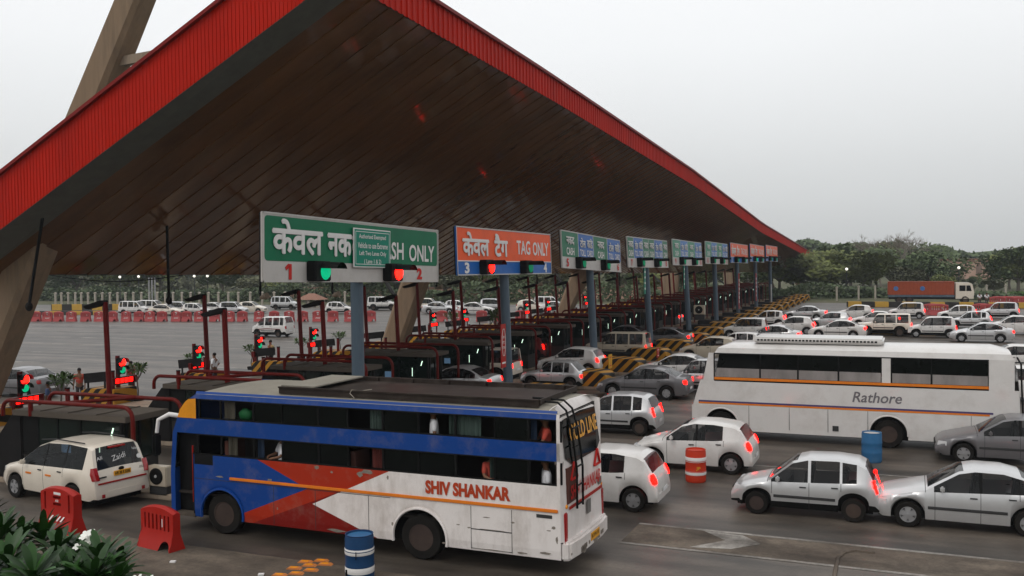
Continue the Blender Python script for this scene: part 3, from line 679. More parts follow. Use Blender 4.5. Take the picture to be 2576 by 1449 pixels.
for k in range(1, 17):
    for dx, s_ in ((-31.2, 'nearer'), (-34.1, 'farther')):
        put(pk, (dx, IY[k]+(.55 if s_ == 'nearer' else -.5), .1), 'short dark red guard post, %s the exit end of the %s island' % ('just before' if s_ == 'nearer' else 'right at', CNT(k)), fl); fl = False
ab = thing('advert_board', 'x', 'board', (0, 0, 0), 0, 'tilted black boards at the island ends')
mb = MB(); mb.box((0, 0, 1.25), (1.5, .08, .45), Matrix.Rotation(R(-6), 3, 'Y')); mb.build('panel', K['blackm'], ab, bevel=.01)
mb = MB(); mb.bx(-.55, -.48, -.03, .03, .5, 1.15); mb.bx(.48, .55, -.03, .03, .5, 1.15); mb.build('leg', K['black'], ab)
for k in range(1, 13): put(ab, (-35.1, IY[k]-.5, .1), 'tilted black board over the striped stub of the %s island' % CNT(k), k == 1)

def hang(px, pytop, pxb, pyb, Y, label, camr):
    best = None
    for i in range(170):                           # depth at which the sight line to its top meets the soffit
        y_ = 23+i*.6; q = AY(px, pytop, y_)
        d_ = abs(soffit_z(q.x, y_)-q.z)
        if best is None or d_ < best[0]: best = (d_, y_)
    Y = best[1]; bt_ = AY(pxb, pyb, Y); tp = AY(px, pytop, Y)+Vector((0, 0, .15))
    t = thing('hanging_camera', label, 'camera', bt_, 0, 'cameras hanging from the canopy on thin rods')
    mb = MB(); mb.tube([(0, 0, 0), tp-bt_], .055, 6); mb.build('rod', K['black'], t)
    if camr:
        mb = MB(); mb.lathe([(.08, -.15), (.12, .0), (.17, .3), (.0, .3)], 12, Matrix.Translation((.15, 0, -.05)) @ Matrix.Rotation(R(75), 4, 'Y')); mb.build('camera_head', K['concd'], t)
        mb = MB(); mb.tube([(-.05, 0, .5), (-.12, .02, .2), (.05, .02, -.15), (.2, 0, .0)], .02, 5); mb.build('cable', K['black'], t)
    else:
        mb = MB(); mb.blob((0, 0, -.02), (.13, .13, .17)); mb.build('knob', K['blackm'], t)
hang(110, 540, 73, 770, 24.6, 'hanging rod with a knob before the leftmost pylon', 0)
hang(420, 572, 425, 755, 28.5, 'hanging rod with a knob left of the green sign, over the exit road', 0)
hang(655, 672, 655, 745, 27.5, 'hanging camera at the left edge of the green sign', 1)
hang(836, 678, 837, 740, 30.5, 'hanging camera below the green sign, left of its pole', 1)
hang(1106, 668, 1098, 722, 34, 'hanging camera at the right edge of the green sign', 1)
hang(1216, 680, 1213, 705, 42, 'hanging camera behind the orange sign', 1)
hang(1350, 680, 1352, 715, 46, 'hanging camera right of the orange sign post', 1)
hang(1557, 680, 1560, 720, 60, 'hanging camera right of the toll card sign of lanes 5 and 6', 1)
hang(1898, 676, 1896, 722, 118, 'thin hanging rod near the far end of the canopy', 0)
wire = MB(); wire.tube([AY(125+(460-125)*i/12, 692+16*math.sin(math.pi*i/12)*1., 29.5) for i in range(13)], .018, 5); tag(wire.build('slack_cable', K['black']), 'thin slack cable sagging below the canopy edge beside the left pylon', 'cable')
# ================================================================ VEHICLES
def spokes(c, r, yo, n=5, s=-1):
    mb = MB()
    M = Matrix.Translation(c) @ Matrix.Rotation(R(90), 4, 'X')
    for i in range(n):
        Q = M @ Matrix.Rotation(2*math.pi*i/n, 4, 'Z')
        mb.add([Q @ Vector(p) for p in ((-.045, 0, yo), (.045, 0, yo), (.07, r*.93, yo-.01), (-.07, r*.93, yo-.01), (-.045, 0, yo-.04), (.045, 0, yo-.04), (.07, r*.93, yo-.04), (-.07, r*.93, yo-.04))],
               [(0, 1, 2, 3), (0, 3, 7, 4), (1, 5, 6, 2)])
    a = [(r, yo-.05), (r, yo), (r*.9, yo), (r*.9, yo-.05)]
    mb.lathe(a, 20, M); mb.lathe([(r*.2, yo-.04), (r*.18, yo+.008), (0, yo+.012)], 12, M)
    return mb
def wheel(root, x, y, r, wd, sgn, steel=False, rimr=.62):
    M = Matrix.Translation((x, y, r)) @ Matrix.Rotation(R(90), 4, 'X')
    h = wd/2
    t = MB(); t.lathe([(r*rimr, -h), (r*.93, -h), (r, -h*.7), (r, h*.7), (r*.93, h), (r*rimr, h)], 24, M, False); t.lathe([(0, -h*.4), (r*rimr, -h*.4), (r*rimr, h*.4), (0, h*.4)], 16, M)
    w_ = t.build('wheel', K['tyre'], root, smooth=40)
    if steel:
        q = MB(); q.lathe([(r*rimr, h*.9), (r*rimr*.85, h*.55), (r*.28, h*.35), (r*.22, h*.8), (0, h*.85)], 20, M if sgn < 0 else M @ Matrix.Rotation(math.pi, 4, 'X')); 
        if r > .45:
            Q = M if sgn < 0 else M @ Matrix.Rotation(math.pi, 4, 'X')
            for i in range(10):
                a = .6283*i; q.lathe([(.02, h*.42), (.02, h*.62), (0, h*.62)], 6, Q @ Matrix.Translation((r*.36*math.cos(a), r*.36*math.sin(a), 0)))
            q.lathe([(r*rimr*1.0, h*.95), (r*rimr*1.06, h*1.02), (r*rimr*.97, h*1.0)], 24, Q, False)
        q.build('rim', K['steelrim'], w_, smooth=40)
    else:
        q = MB(); s2 = spokes((0, 0, 0), r*rimr, h*.9)
        for p in s2.v: q.v.append((p[0]+x, (p[1] if sgn < 0 else -p[1])+y, p[2]+r))
        q.f = s2.f; q.build('rim', K['rim'], w_)
    return w_
CARS = {
 'hatch': dict(L=3.6, W=1.56, wr=.29, wx=(.66, 3.0), sill=.22, top=[(0, .55), (.06, .66), (.25, .76), (.75, .88), (.95, .93), (1.55, 1.4), (1.9, 1.49), (2.6, 1.51), (3.1, 1.46), (3.3, 1.36), (3.48, .98), (3.56, .8), (3.6, .55)],
   belt=[(0, .5), (.3, .7), (.95, .86), (2.4, .92), (3.3, .97), (3.5, .88), (3.6, .5)], win=[(1.02, 1.92), (1.99, 2.68), (2.74, 3.08)], ws=(.98, 1.66), rw=(3.27, 3.47), tl=(3.4, .62, 1.12)),
 'swift': dict(L=3.76, W=1.66, wr=.31, wx=(.7, 3.13), sill=.22, top=[(0, .5), (.05, .65), (.2, .78), (.8, .96), (1.05, 1.01), (1.62, 1.42), (2.0, 1.52), (2.6, 1.52), (3.2, 1.45), (3.4, 1.36), (3.62, 1.02), (3.72, .85), (3.76, .55)],
   belt=[(0, .48), (.3, .74), (1.1, .93), (2.6, .99), (3.4, 1.06), (3.6, .95), (3.76, .5)], win=[(1.15, 2.05), (2.12, 2.88)], ws=(1.08, 1.78), rw=(3.36, 3.61), tl=(3.5, .66, 1.06)),
 'wagonr': dict(L=3.55, W=1.5, wr=.29, wx=(.6, 3.0), sill=.24, top=[(0, .58), (.05, .75), (.2, .86), (.65, .98), (.85, 1.03), (1.3, 1.55), (1.6, 1.64), (2.6, 1.66), (3.2, 1.63), (3.36, 1.52), (3.48, 1.05), (3.53, .8), (3.55, .5)],
   belt=[(0, .52), (.3, .8), (.9, .96), (2.4, .99), (3.36, 1.0), (3.5, .9), (3.55, .48)], win=[(.95, 1.75), (1.82, 2.55), (2.62, 3.15)], ws=(.88, 1.4), rw=(3.33, 3.48), tl=(3.38, .6, 1.05)),
 'sedan': dict(L=4.37, W=1.7, wr=.31, wx=(.82, 3.42), sill=.22, top=[(0, .5), (.06, .64), (.25, .76), (1.0, .94), (1.22, .98), (1.95, 1.4), (2.3, 1.47), (2.9, 1.46), (3.3, 1.36), (3.9, 1.06), (4.25, 1.03), (4.33, .92), (4.37, .55)],
   belt=[(0, .46), (.4, .72), (1.3, .89), (3.0, .96), (3.9, .99), (4.25, .95), (4.37, .5)], win=[(1.4, 2.38), (2.45, 3.2), (3.24, 3.55)], ws=(1.26, 2.05), rw=(3.28, 3.86), tl=(4.12, .68, .98)),
 'old': dict(L=3.33, W=1.44, wr=.27, wx=(.6, 2.72), sill=.24, top=[(0, .55), (.04, .72), (.75, .86), (.95, .89), (1.5, 1.36), (1.75, 1.4), (2.5, 1.4), (2.72, 1.36), (3.2, .92), (3.3, .86), (3.33, .5)],
   belt=[(0, .5), (.3, .74), (1.0, .84), (2.6, .86), (3.2, .85), (3.33, .48)], win=[(1.08, 1.7), (1.76, 2.35), (2.4, 2.66)], ws=(.98, 1.56), rw=(2.7, 3.17), tl=(3.17, .55, .8)),
 'jeep': dict(L=4.1, W=1.66, wr=.36, wx=(.7, 3.2), sill=.4, top=[(0, .8), (.03, 1.02), (.95, 1.1), (1.1, 1.13), (1.45, 1.74), (1.6, 1.8), (3.8, 1.82), (3.98, 1.78), (4.06, 1.1), (4.1, .7)],
   belt=[(0, .78), (.05, .98), (1.1, 1.06), (3.98, 1.1), (4.06, 1.0), (4.1, .6)], win=[(1.2, 2.05), (2.14, 2.9), (3.0, 3.85)], ws=(1.13, 1.5), rw=(3.97, 4.06), tl=(3.95, .75, 1.1)),
 'van': dict(L=3.67, W=1.47, wr=.28, wx=(.62, 2.85), sill=.26, top=[(0, .6), (.04, .85), (.25, 1.0), (.45, 1.08), (1.05, 1.68), (1.3, 1.77), (3.2, 1.8), (3.45, 1.76), (3.58, 1.4), (3.65, .9), (3.67, .55)],
   belt=[(0, .55), (.25, .92), (.6, 1.02), (3.45, 1.06), (3.6, .95), (3.67, .5)], win=[(.72, 1.35), (1.48, 2.2), (2.34, 2.95), (3.04, 3.4)], ws=(.5, 1.16), rw=(3.44, 3.6), tl=(3.5, .65, 1.05)),
 'xylo': dict(L=4.52, W=1.85, wr=.35, wx=(.78, 3.5), sill=.3, top=[(0, .62), (.05, .82), (.25, .98), (.85, 1.13), (1.0, 1.17), (1.75, 1.68), (2.2, 1.83), (3.2, 1.88), (4.0, 1.85), (4.2, 1.78), (4.42, 1.16), (4.5, .95), (4.52, .55)],
   belt=[(0, .6), (.3, .9), (1.05, 1.08), (2.6, 1.14), (4.0, 1.19), (4.3, 1.12), (4.48, .9), (4.52, .5)], win=[(1.22, 2.2), (2.28, 3.12), (3.2, 4.02)], ws=(1.03, 1.95), rw=(4.17, 4.41), tl=(4.28, .78, 1.34)),
}
def car(kind, label, cat='car', paint='white', lit=True, name=None, group='cars queuing for the toll lanes', detail=True):
    D = CARS[kind]; L, W = D['L'], D['W']; X = lambda q: q-L/2
    t = thing(name or {'sedan': 'sedan_car', 'jeep': 'jeep', 'van': 'minivan', 'xylo': 'passenger_car'}.get(kind, 'hatchback_car'), label, cat, (0, 0, 0), 0, group)
    top = lambda x: float(np.interp(x, [p[0] for p in D['top']], [p[1] for p in D['top']]))
    blt = lambda x: float(np.interp(x, [p[0] for p in D['belt']], [p[1] for p in D['belt']]))
    wr = D['wr']; AR = wr+.075
    def low(x):
        z = D['sill']+ (.06 if x < .25 or x > L-.25 else 0)
        for c in D['wx']:
            if abs(x-c) <= AR: z = max(z, wr+math.sqrt(max(0, AR*AR-(x-c)**2)))
        return z
    def hw(x):
        a = max(0, 1-x/.55); b = max(0, 1-(L-x)/.45)
        return W/2*(1-.17*a*a-.10*b*b)
    xs = set(np.linspace(0, L, 34)) | {.04, .1, L-.04, L-.1}
    for c in D['wx']:
        for a in range(0, 181, 15): xs.add(c-AR*math.cos(R(a)))
        xs |= {c-AR-.003, c+AR+.003}
    for a, b in D['win']: xs |= {a, b}
    for p in D['top']: xs.add(p[0])
    xs |= set(D['ws']) | set(D['rw'])
    xs = sorted(x for x in xs if 0 <= x <= L)
    q = [xs[0]]
    for x in xs[1:]:
        if x-q[-1] > .0025: q.append(x)
    xs = q
    tum = .3 if kind not in ('jeep', 'van') else .14
    def ring(x):
        tp = top(x); zl = low(x); b = max(min(blt(x), tp-.02), zl+.03); tp = max(tp, b+.02); w_ = hw(x)
        zt = max(b+.012, tp-.06); yt = .955*w_-tum*(zt-b)
        return [(.93*w_, zl), (.985*w_, zl+.25*(b-zl)), (w_, zl+.55*(b-zl)), (.99*w_, zl+.85*(b-zl)), (.955*w_, b), (yt, zt), (yt-.1, zt+(tp-zt)*.75), (yt*.5, tp-.0), (0, tp+.012)]
    RR = [ring(x) for x in xs]; nr = 9
    body, sw, wsg, rwg, dkf = MB(), {}, MB(), MB(), set()
    def vtx(i, k, s): y, z = RR[i][k]; return (X(xs[i]), s*y, z)
    grid = {}
    for s in (-1, 1):
        for i in range(len(xs)):
            for k in range(nr): grid[(i, k, s)] = len(body.v); body.v.append(vtx(i, k, s))
    for s in (-1, 1):
        for i in range(len(xs)-1):
            xm = (xs[i]+xs[i+1])/2
            for k in range(nr-1):
                tgt = None
                if k == 4:
                    for j, (a, b) in enumerate(D['win']):
                        if a < xm < b and RR[i][5][1]-RR[i][4][1] > .03: tgt = sw.setdefault((j, s), MB())
                if k == 4 and tgt is None and D['win'][0][0] < xm < D['win'][-1][1] and kind in ('swift', 'sedan', 'xylo', 'wagonr'): dkf.add(len(body.f))
                if k == 0 and kind in ('hatch', 'wagonr', 'jeep', 'van', 'old'): dkf.add(len(body.f))  # black bottom row: sill cladding plus contact shade put into the colour
                if k >= 6 and D['ws'][0] < xm < D['ws'][1]: tgt = wsg
                if k >= 6 and D['rw'][0] < xm < D['rw'][1]: tgt = rwg
                if tgt is None: body.f.append((grid[(i, k, s)], grid[(i+1, k, s)], grid[(i+1, k+1, s)], grid[(i, k+1, s)]))
                else: tgt.add([vtx(i, k, s), vtx(i+1, k, s), vtx(i+1, k+1, s), vtx(i, k+1, s)], [(0, 1, 2, 3)])
    for i in (0, len(xs)-1):
        body.f.append(tuple(grid[(i, k, -1)] for k in range(nr))+tuple(grid[(i, k, 1)] for k in range(nr-2, -1, -1)))
    def weld(mb): return mb
    def bld(mb, name, m, par=t, sm=35):
        me = bpy.data.meshes.new(name); me.from_pydata(mb.v, [], mb.f)
        if mb is body:
            for i in dkf: me.polygons[i].material_index = 1
        b = bmesh.new(); b.from_mesh(me); bmesh.ops.remove_doubles(b, verts=b.verts, dist=.0008); bmesh.ops.recalc_face_normals(b, faces=b.faces); b.to_mesh(me); b.free()
        me.shade_smooth(); me.set_sharp_from_angle(angle=R(sm)); me.materials.append(m)
        if mb is body: me.materials.append(K['black'])
        return link(name, me, par)
    bo = bld(body, 'body', K[paint])
    for key in sorted(sw): bld(sw[key], 'side_window', K['carglass'])
    bld(wsg, 'windscreen', K['glassr']); bld(rwg, 'rear_window', K['glassr'])
    ub = MB(); ub.bx(X(.15), X(L-.15), -W*.36, W*.36, .2, .5)
    for c in D['wx']: ub.bx(X(c-AR+.02), X(c+AR-.02), -W*.40, W*.40, .3, wr+AR*.95)
    ub.build('underbody', K['black'], t)
    st = MB(); zb = blt(L*.5)
    for xa, ys in ((D['win'][0][1]-.05, (-.22*W, .22*W)), (D['win'][min(1, len(D['win'])-1)][1]+.05, (-.22*W, .22*W))):
        for y in ys:
            st.box((X(xa), y, (zb+.2)/2+.2), (.16, .3*W, zb-.15), Matrix.Rotation(R(8), 3, 'Y')); st.box((X(xa)+.06, y, zb+.16), (.09, .16*W, .17))
    st.bx(X(D['ws'][0]+.1), X(D['ws'][0]+.45), -W*.42, W*.42, zb-.3, zb-.01); st.build('seats', K['dark'], t, bevel=.03)
    for c in D['wx']:
        for s in (-1, 1): wheel(t, X(c), s*(W/2-.11), wr, .2, s, steel=(kind in ('old', 'jeep', 'van', 'hatch')))
    for x, s2 in ((L-.02, 1), (.06, -1)):
        z = D['sill']+.16; w_ = hw(x)
        b = MB(); P = [(-w_*.99, -.16), (-w_*.9, .0), (-w_*.6, .035), (w_*.6, .035), (w_*.9, .0), (w_*.99, -.16)]
        b.prism(P, z-.11, z+.12, lambda u, v, d: Vector((X(x)+s2*v, u, d))); b.build('bumper', K[paint] if kind not in ('jeep', 'old') else K['dark'], t, bevel=.03)
    x0, z0, z1 = D['tl']; x0 += .06; z0, z1 = z0+.22*(z1-z0), z1-.14*(z1-z0)
    for s in (-1, 1):
        xm = (x0+L)/2; y = hw(xm)*.955
        xe = lambda z: min(L, float(np.interp(-z, [-p[1] for p in D['top'] if p[0] > L*.75][:], [p[0] for p in D['top'] if p[0] > L*.75])))
        b = MB(); vs = []
        for z in (z0, (z0+z1)/2, z1):
            xe_ = xe(z)+.012
            for (xx, yy) in ((x0+(.02 if z > z0 else .08), 1.012), (xe_-.03, 1.005), (xe_, .95), (xe_, .82), (x0+.05, .82)): vs.append((X(xx), s*hw(min(xx, L))*yy*(1 if z < z1 else .975), z))
        b.add(vs, [(0, 1, 2, 3, 4), (10, 11, 12, 13, 14)]+[(i+5*r, (i+1) % 5+5*r, (i+1) % 5+5*r+5, i+5*r+5) for r in (0, 1) for i in range(5)])
        b.build('tail_light', K['tail'] if lit else K['tailoff'], t, bevel=.012)
        b = MB(); zz = blt(.3); b.add([(X(xx), s*yy, zq) for zq in (zz-.14, zz-.0) for xx, yy in ((.03+(zq > zz-.1)*.06, hw(.05)*.6), (.05+(zq > zz-.1)*.05, hw(.1)*.93), (.34, hw(.34)*1.004), (.36, hw(.3)*.6))], [(0, 1, 2, 3), (4, 5, 6, 7), (0, 1, 5, 4), (1, 2, 6, 5), (2, 3, 7, 6), (3, 0, 4, 7)])
        b.build('headlight', K['head'], t, bevel=.01)
        xw = D['win'][0][0]+.18; b = MB(); b.box((X(xw), s*(hw(xw)+.09), blt(xw)+.1), (.1, .17, .13)); b.build('mirror', K[paint], t, bevel=.03)
        for a, e_ in D['win'][:2]:
            b = MB(); b.box((X(e_-.12), s*(hw(e_)*.995+.008), blt(e_)-.12), (.16, .02, .03)); b.build('door_handle', K['dark'] if paint != 'xx' else K['chrome'], t)
    sm = MB()
    for xx in [D['win'][0][0]+.02]+[w[1]+.03 for w in D['win'][:2]]:
        for s in (-1, 1):
            rg = ring(xx)[:5] if all(abs(xx-c) > AR+.02 for c in D['wx']) else ring(xx)[2:5]
            p = [Vector((X(xx), s*(y+.0015), z)) for y, z in rg]
            for a, b in zip(p, p[1:]): sm.add([a-Vector((.006, 0, 0)), a+Vector((.006, 0, 0)), b+Vector((.006, 0, 0)), b-Vector((.006, 0, 0))], [(0, 1, 2, 3)])
    for xx in (D['ws'][0]-.05,):
        rg = ring(xx)
        for s in (-1, 1):
            p = [Vector((X(xx), s*y, z+.002)) for y, z in rg[4:]]
            for a, b in zip(p, p[1:]): sm.add([a-Vector((.007, 0, 0)), a+Vector((.007, 0, 0)), b+Vector((.007, 0, 0)), b-Vector((.007, 0, 0))], [(0, 1, 2, 3)])
    sm.build('door_seam', K['dark'], t)
    if kind in ('hatch', 'wagonr', 'jeep', 'van', 'sedan'):
        for s in (-1, 1):
            md = MB(); x0_, x1_ = D['wx'][0]+AR+.06, D['wx'][1]-AR-.06; zz_ = D['sill']+.3
            md.add([(X(x), s*(hw(x)*q+.012), z) for x in (x0_, (x0_+x1_)/2, x1_) for q, z in ((.992, zz_-.035), (1.0, zz_), (.996, zz_+.035))], [(i*3+k, i*3+k+1, i*3+k+4, i*3+k+3) for i in (0, 1) for k in (0, 1)])
            md.build('side_moulding', K['dark'], t)
    b = MB(); b.box((X(L)+.032, 0, D['sill']+.3 if kind != 'xylo' else .98), (.01, .46, .11)); b.build('number_plate', K['platew'], t)
    b = MB(); b.box((X(.015), 0, blt(.1)-.02), (.04, W*.5, .12)); b.build('grille', K['black'], t)
    return t
def paint_copy(root, loc, rotz, label, paint, lit=None, group=None):
    r = dup(root, loc, rotz, label, group)
    for c in r.children:
        nm = c.name.split('.')[0]
        if nm in ('body', 'mirror', 'bumper'):
            c.material_slots[0].link = 'OBJECT'; c.material_slots[0].material = K[paint]
        if nm == 'tail_light' and lit is not None:
            c.material_slots[0].link = 'OBJECT'; c.material_slots[0].material = K['tail' if lit else 'tailoff']
    return r
_proto = {}
def put_car(kind, px, py, paint, label, lit=True, rotz=0, group='cars queuing for the toll lanes', cat='car', Y=None, loc=None):
    D = CARS[kind]
    if loc is None: p = G(px, py); loc = Vector((p.x, p.y+D['W']*.45, 0))
    loc = Vector(loc)
    if kind not in _proto:
        _proto[kind] = car(kind, label, cat, paint, lit, group=group); r = _proto[kind]
        r.location = loc; r.rotation_euler[2] = rotz; return r
    return paint_copy(_proto[kind], loc, rotz, label, paint, lit, group)

# ---- the white people carrier in the nearest lane
p = G(190, 1275)
sv = car('xylo', 'cream white people carrier with yellow number plate and red line across its tailgate', 'car', 'cream', False, 'people_carrier', None)
sv.location = (-22.05, 20.25, 0); sv.rotation_euler[2] = R(-9); sv.scale = (.97, 1, .93)
Lx = 4.52/2
for c in list(sv.children):
    n_ = c.name.split('.')[0]
    if n_ == 'number_plate': bpy.data.objects.remove(c)
def tail_x(z): return float(np.interp(-z, [-1.78, -1.16, -.95, -.55], [4.2, 4.42, 4.5, 4.52]))-Lx
mb = MB(); mb.box((tail_x(1.02)+.03, 0, 1.02), (.03, .52, .14)); npl = mb.build('number_plate', K['plate'], sv)
mb = MB(); mb.text('HR 38 R 0286', (tail_x(1.02)+.047, 0, 1.02), (0, 1, 0), (0, 0, 1), .46, .09, (1, 0, 0)); mb.build('plate_lettering', K['black'], npl)
mb = MB(); zz = .8; mb.box((tail_x(zz)+.012, 0, zz), (.02, 1.5, .045)); mb.build('tailgate_stripe', K['barrier'], sv)
mb = MB(); mb.box((tail_x(1.72)+.04, 0, 1.76), (.1, .5, .05)); mb.build('brake_lamp_bar', K['tailoff'], sv, bevel=.01)
nr_ = Vector((1, 0, .34)).normalized(); vv = Vector((-.34, 0, 1)).normalized()
mb = MB()
for s_, y, z, wd, ht in (('Ali', -.58, 1.5, .17, .1), ('Zaidi', .0, 1.46, .42, .16), ('Islam', .58, 1.6, .24, .07)):
    mb.text(s_, Vector((tail_x(z)+.03, y, z)), Vector((0, 1, .18 if y < .5 else -.1)).normalized(), vv, wd, ht, nr_, 0)
mb.lathe([(.07, 0), (.07, .01), (0, .01)], 14, Matrix.Translation((tail_x(1.36)+.02, .62, 1.36)) @ Matrix.Rotation(R(72), 4, 'Y'))
mb.build('window_lettering', K['letter'], sv)
mb = MB(); mb.blob((tail_x(1.13)+.03, 0, 1.13), (.02, .09, .055)); mb.build('badge', K['black'], sv)
mb = MB(); mb.text('XYLO', (tail_x(1.05)+.03, .62, 1.06), (0, 1, 0), (0, 0, 1), .16, .07, (1, 0, 0)); mb.box((tail_x(.95)+.03, -.62, .98), (.02, .22, .04)); mb.build('tailgate_badge', K['dark'], sv)
mb = MB()
for s in (-1, 1): mb.box((Lx+.03, s*.62, .44), (.03, .08, .1))
mb.build('reflector', K['tailoff'], sv)
for x, z in ((-.72, .86), (.22, .88)):
    mb = MB(); mb.box((x, -.93, z), (.26, .012, .05)); mb.build('orange_strip', K['busorange'], sv)
for s in (-1, 1): mb = MB(); mb.tube([(-.5, s*.62, 1.83), (.2, s*.62, 1.9), (1.5, s*.62, 1.89)], .02, 6); mb.build('roof_bar', K['dark'], sv)

# ================================================================ BUSES
def half(n, l, xo, zo, p, q, sign=1):
    """1 on one side of the line p-q in the side view"""
    a, b = q[1]-p[1], -(q[0]-p[0]); c = a*p[0]+b*p[1]
    m1 = n.new('ShaderNodeMath'); m1.operation = 'MULTIPLY'; m1.inputs[1].default_value = a*sign; l.new(xo, m1.inputs[0])
    m2 = n.new('ShaderNodeMath'); m2.operation = 'MULTIPLY_ADD'; m2.inputs[1].default_value = b*sign; l.new(zo, m2.inputs[0]); l.new(m1.outputs[0], m2.inputs[2])
    m3 = n.new('ShaderNodeMath'); m3.operation = 'GREATER_THAN'; m3.inputs[1].default_value = c*sign; l.new(m2.outputs[0], m3.inputs[0]); return m3.outputs[0]
def mulo(n, l, a, b, op='MULTIPLY'):
    m = n.new('ShaderNodeMath'); m.operation = op; l.new(a, m.inputs[0]); l.new(b, m.inputs[1]); return m.outputs[0]
BX, BY, BROT = -11.86, 18.55, R(-1.0)
def bl(px, py):                                           # picture point on the bus's near side -> its own (x, z)
    p = AY(px, py, 18.5); return (p.x-BX, p.z*1.0)
def bus_paint():
    M = K['buswhite'].copy(); M.name = 'chevron_bus_paint'; n = M.node_tree.nodes; l = M.node_tree.links; bs = n['Principled BSDF']
    old = bs.inputs['Base Color'].links[0].from_socket
    tc = n.new('ShaderNodeTexCoord'); sp = n.new('ShaderNodeSeparateXYZ'); l.new(tc.outputs['Object'], sp.inputs[0]); xo, zo = sp.outputs['X'], sp.outputs['Z']
    def mix(fac, a, col):
        m = n.new('ShaderNodeMixRGB'); m.inputs[2].default_value = tuple(col)+(1,); l.new(fac, m.inputs[0]); l.new(a, m.inputs[1]); return m.outputs[0]
    def side(p, q, inside):
        a, b = q[1]-p[1], -(q[0]-p[0]); return half(n, l, xo, zo, p, q, 1 if a*inside[0]+b*inside[1] > a*p[0]+b*p[1] else -1)
    wt, wu, wl = bl(786, 1270), bl(952, 1197), bl(985, 1376)
    red = mulo(n, l, side(wt, wu, (-4, 1)), side(wt, wl, (-4, 1)), 'MAXIMUM')
    bt_, bu, bw = bl(773, 1232), bl(671, 1172), bl(594, 1302)
    blue = mulo(n, l, side(bt_, bu, (-4, 1)), side(bt_, bw, (-4, 1.5)))
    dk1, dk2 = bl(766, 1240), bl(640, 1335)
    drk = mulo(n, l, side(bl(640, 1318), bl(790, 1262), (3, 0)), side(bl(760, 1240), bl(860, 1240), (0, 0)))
    gt = n.new('ShaderNodeMath'); gt.operation = 'LESS_THAN'; gt.inputs[1].default_value = 1.95; l.new(zo, gt.inputs[0])
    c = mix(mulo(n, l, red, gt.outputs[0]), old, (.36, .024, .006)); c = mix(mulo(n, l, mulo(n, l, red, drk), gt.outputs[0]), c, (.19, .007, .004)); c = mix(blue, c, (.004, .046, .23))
    band = n.new('ShaderNodeMath'); band.operation = 'GREATER_THAN'; band.inputs[1].default_value = 2.2; l.new(zo, band.inputs[0])
    rear = n.new('ShaderNodeMath'); rear.operation = 'LESS_THAN'; rear.inputs[1].default_value = 4.98; l.new(xo, rear.inputs[0])
    c = mix(mulo(n, l, band.outputs[0], rear.outputs[0]), c, (.004, .046, .23))
    t = n.new('ShaderNodeTexNoise'); t.inputs['Scale'].default_value = 1.6; t.inputs['Detail'].default_value = 9; t.inputs['Roughness'].default_value = .75; l.new(tc.outputs['Object'], t.inputs['Vector'])
    g = n.new('ShaderNodeMapRange'); g.inputs[1].default_value = .685; g.inputs[2].default_value = .70; l.new(t.outputs[0], g.inputs[0])
    c = mix(g.outputs[0], c, (.2, .18, .155))
    g2 = n.new('ShaderNodeMapRange'); g2.inputs[1].default_value = .5; g2.inputs[2].default_value = .9; g2.inputs[4].default_value = .5; l.new(t.outputs[0], g2.inputs[0])
    c = mix(g2.outputs[0], c, (.25, .2, .16))
    l.new(c, bs.inputs['Base Color']); return M
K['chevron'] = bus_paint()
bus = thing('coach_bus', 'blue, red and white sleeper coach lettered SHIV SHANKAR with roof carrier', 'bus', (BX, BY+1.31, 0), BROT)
HL, HW = 5.05, 1.31; bus.scale = (1.025, 1, 1)
FW, RWx, FR_, RR_ = -3.5, 1.82, .5, .54
ZB = .38
def blow(x):
    z = ZB
    for c, r in ((FW, .62), (RWx, .66)):
        if abs(x-c) <= r: z = max(z, .5+math.sqrt(max(0, r*r-(x-c)**2)))
    return z
def front_x(z): return float(np.interp(z, [0, 1.4, 2.4, 3.0, 3.2, 3.4], [-5.05, -5.05, -4.97, -4.72, -4.55, -4.25]))
DX0, DX1 = -4.92, -4.33
xs = sorted(set(list(np.linspace(DX1, HL, 40))+[c-r*math.cos(R(a)) for c, r in ((FW, .62), (RWx, .66)) for a in range(0, 181, 12)]+[c+q*(r+.004) for c, r in ((FW, .62), (RWx, .66)) for q in (-1, 1)]))
mb = MB()
for s in (-1, 1):
    X0 = DX1 if s < 0 else -5.03
    xq = xs if s < 0 else sorted(set([-5.03, -4.6]+xs))
    for a, b in zip(xq, xq[1:]):                           # below the lower windows
        zs = lambda x: [blow(x)+(1.92-blow(x))*q for q in (0, .12, .5, 1)]
        za, zb_ = zs(a), zs(b); yo = [.985, 1, 1, 1]
        for k in range(3): mb.add([(a, s*HW*yo[k], za[k]), (b, s*HW*yo[k], zb_[k]), (b, s*HW*yo[k+1], zb_[k+1]), (a, s*HW*yo[k+1], za[k+1])], [(0, 1, 2, 3)])
    def strip(z0, z1, x0a, x0b, y0=1., y1=1.):
        mb.add([(x0a, s*HW*y0, z0), (HL, s*HW*y0, z0), (HL, s*HW*y1, z1), (x0b, s*HW*y1, z1)], [(0, 1, 2, 3)])
    strip(2.43, 2.80, front_x(2.43), front_x(2.8)); strip(3.29, 3.40, front_x(3.29), front_x(3.4), 1, .985)
    x0 = -4.22; mb.add([(4.98, s*HW, 1.92), (HL, s*HW, 1.92), (HL, s*HW, 3.29), (4.98, s*HW, 3.29)], [(0, 1, 2, 3)])
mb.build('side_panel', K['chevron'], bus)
mb = MB()                                                  # front face and windscreen frame
zz = [.3, .9, 1.4, 1.5]
mb.add([(front_x(z)+(-.0), y*HW, z) for z in zz for y in (-1, -.97, .97, 1)], [(i*4+k, i*4+k+1, i*4+k+5, i*4+k+4) for i in range(3) for k in range(3)])
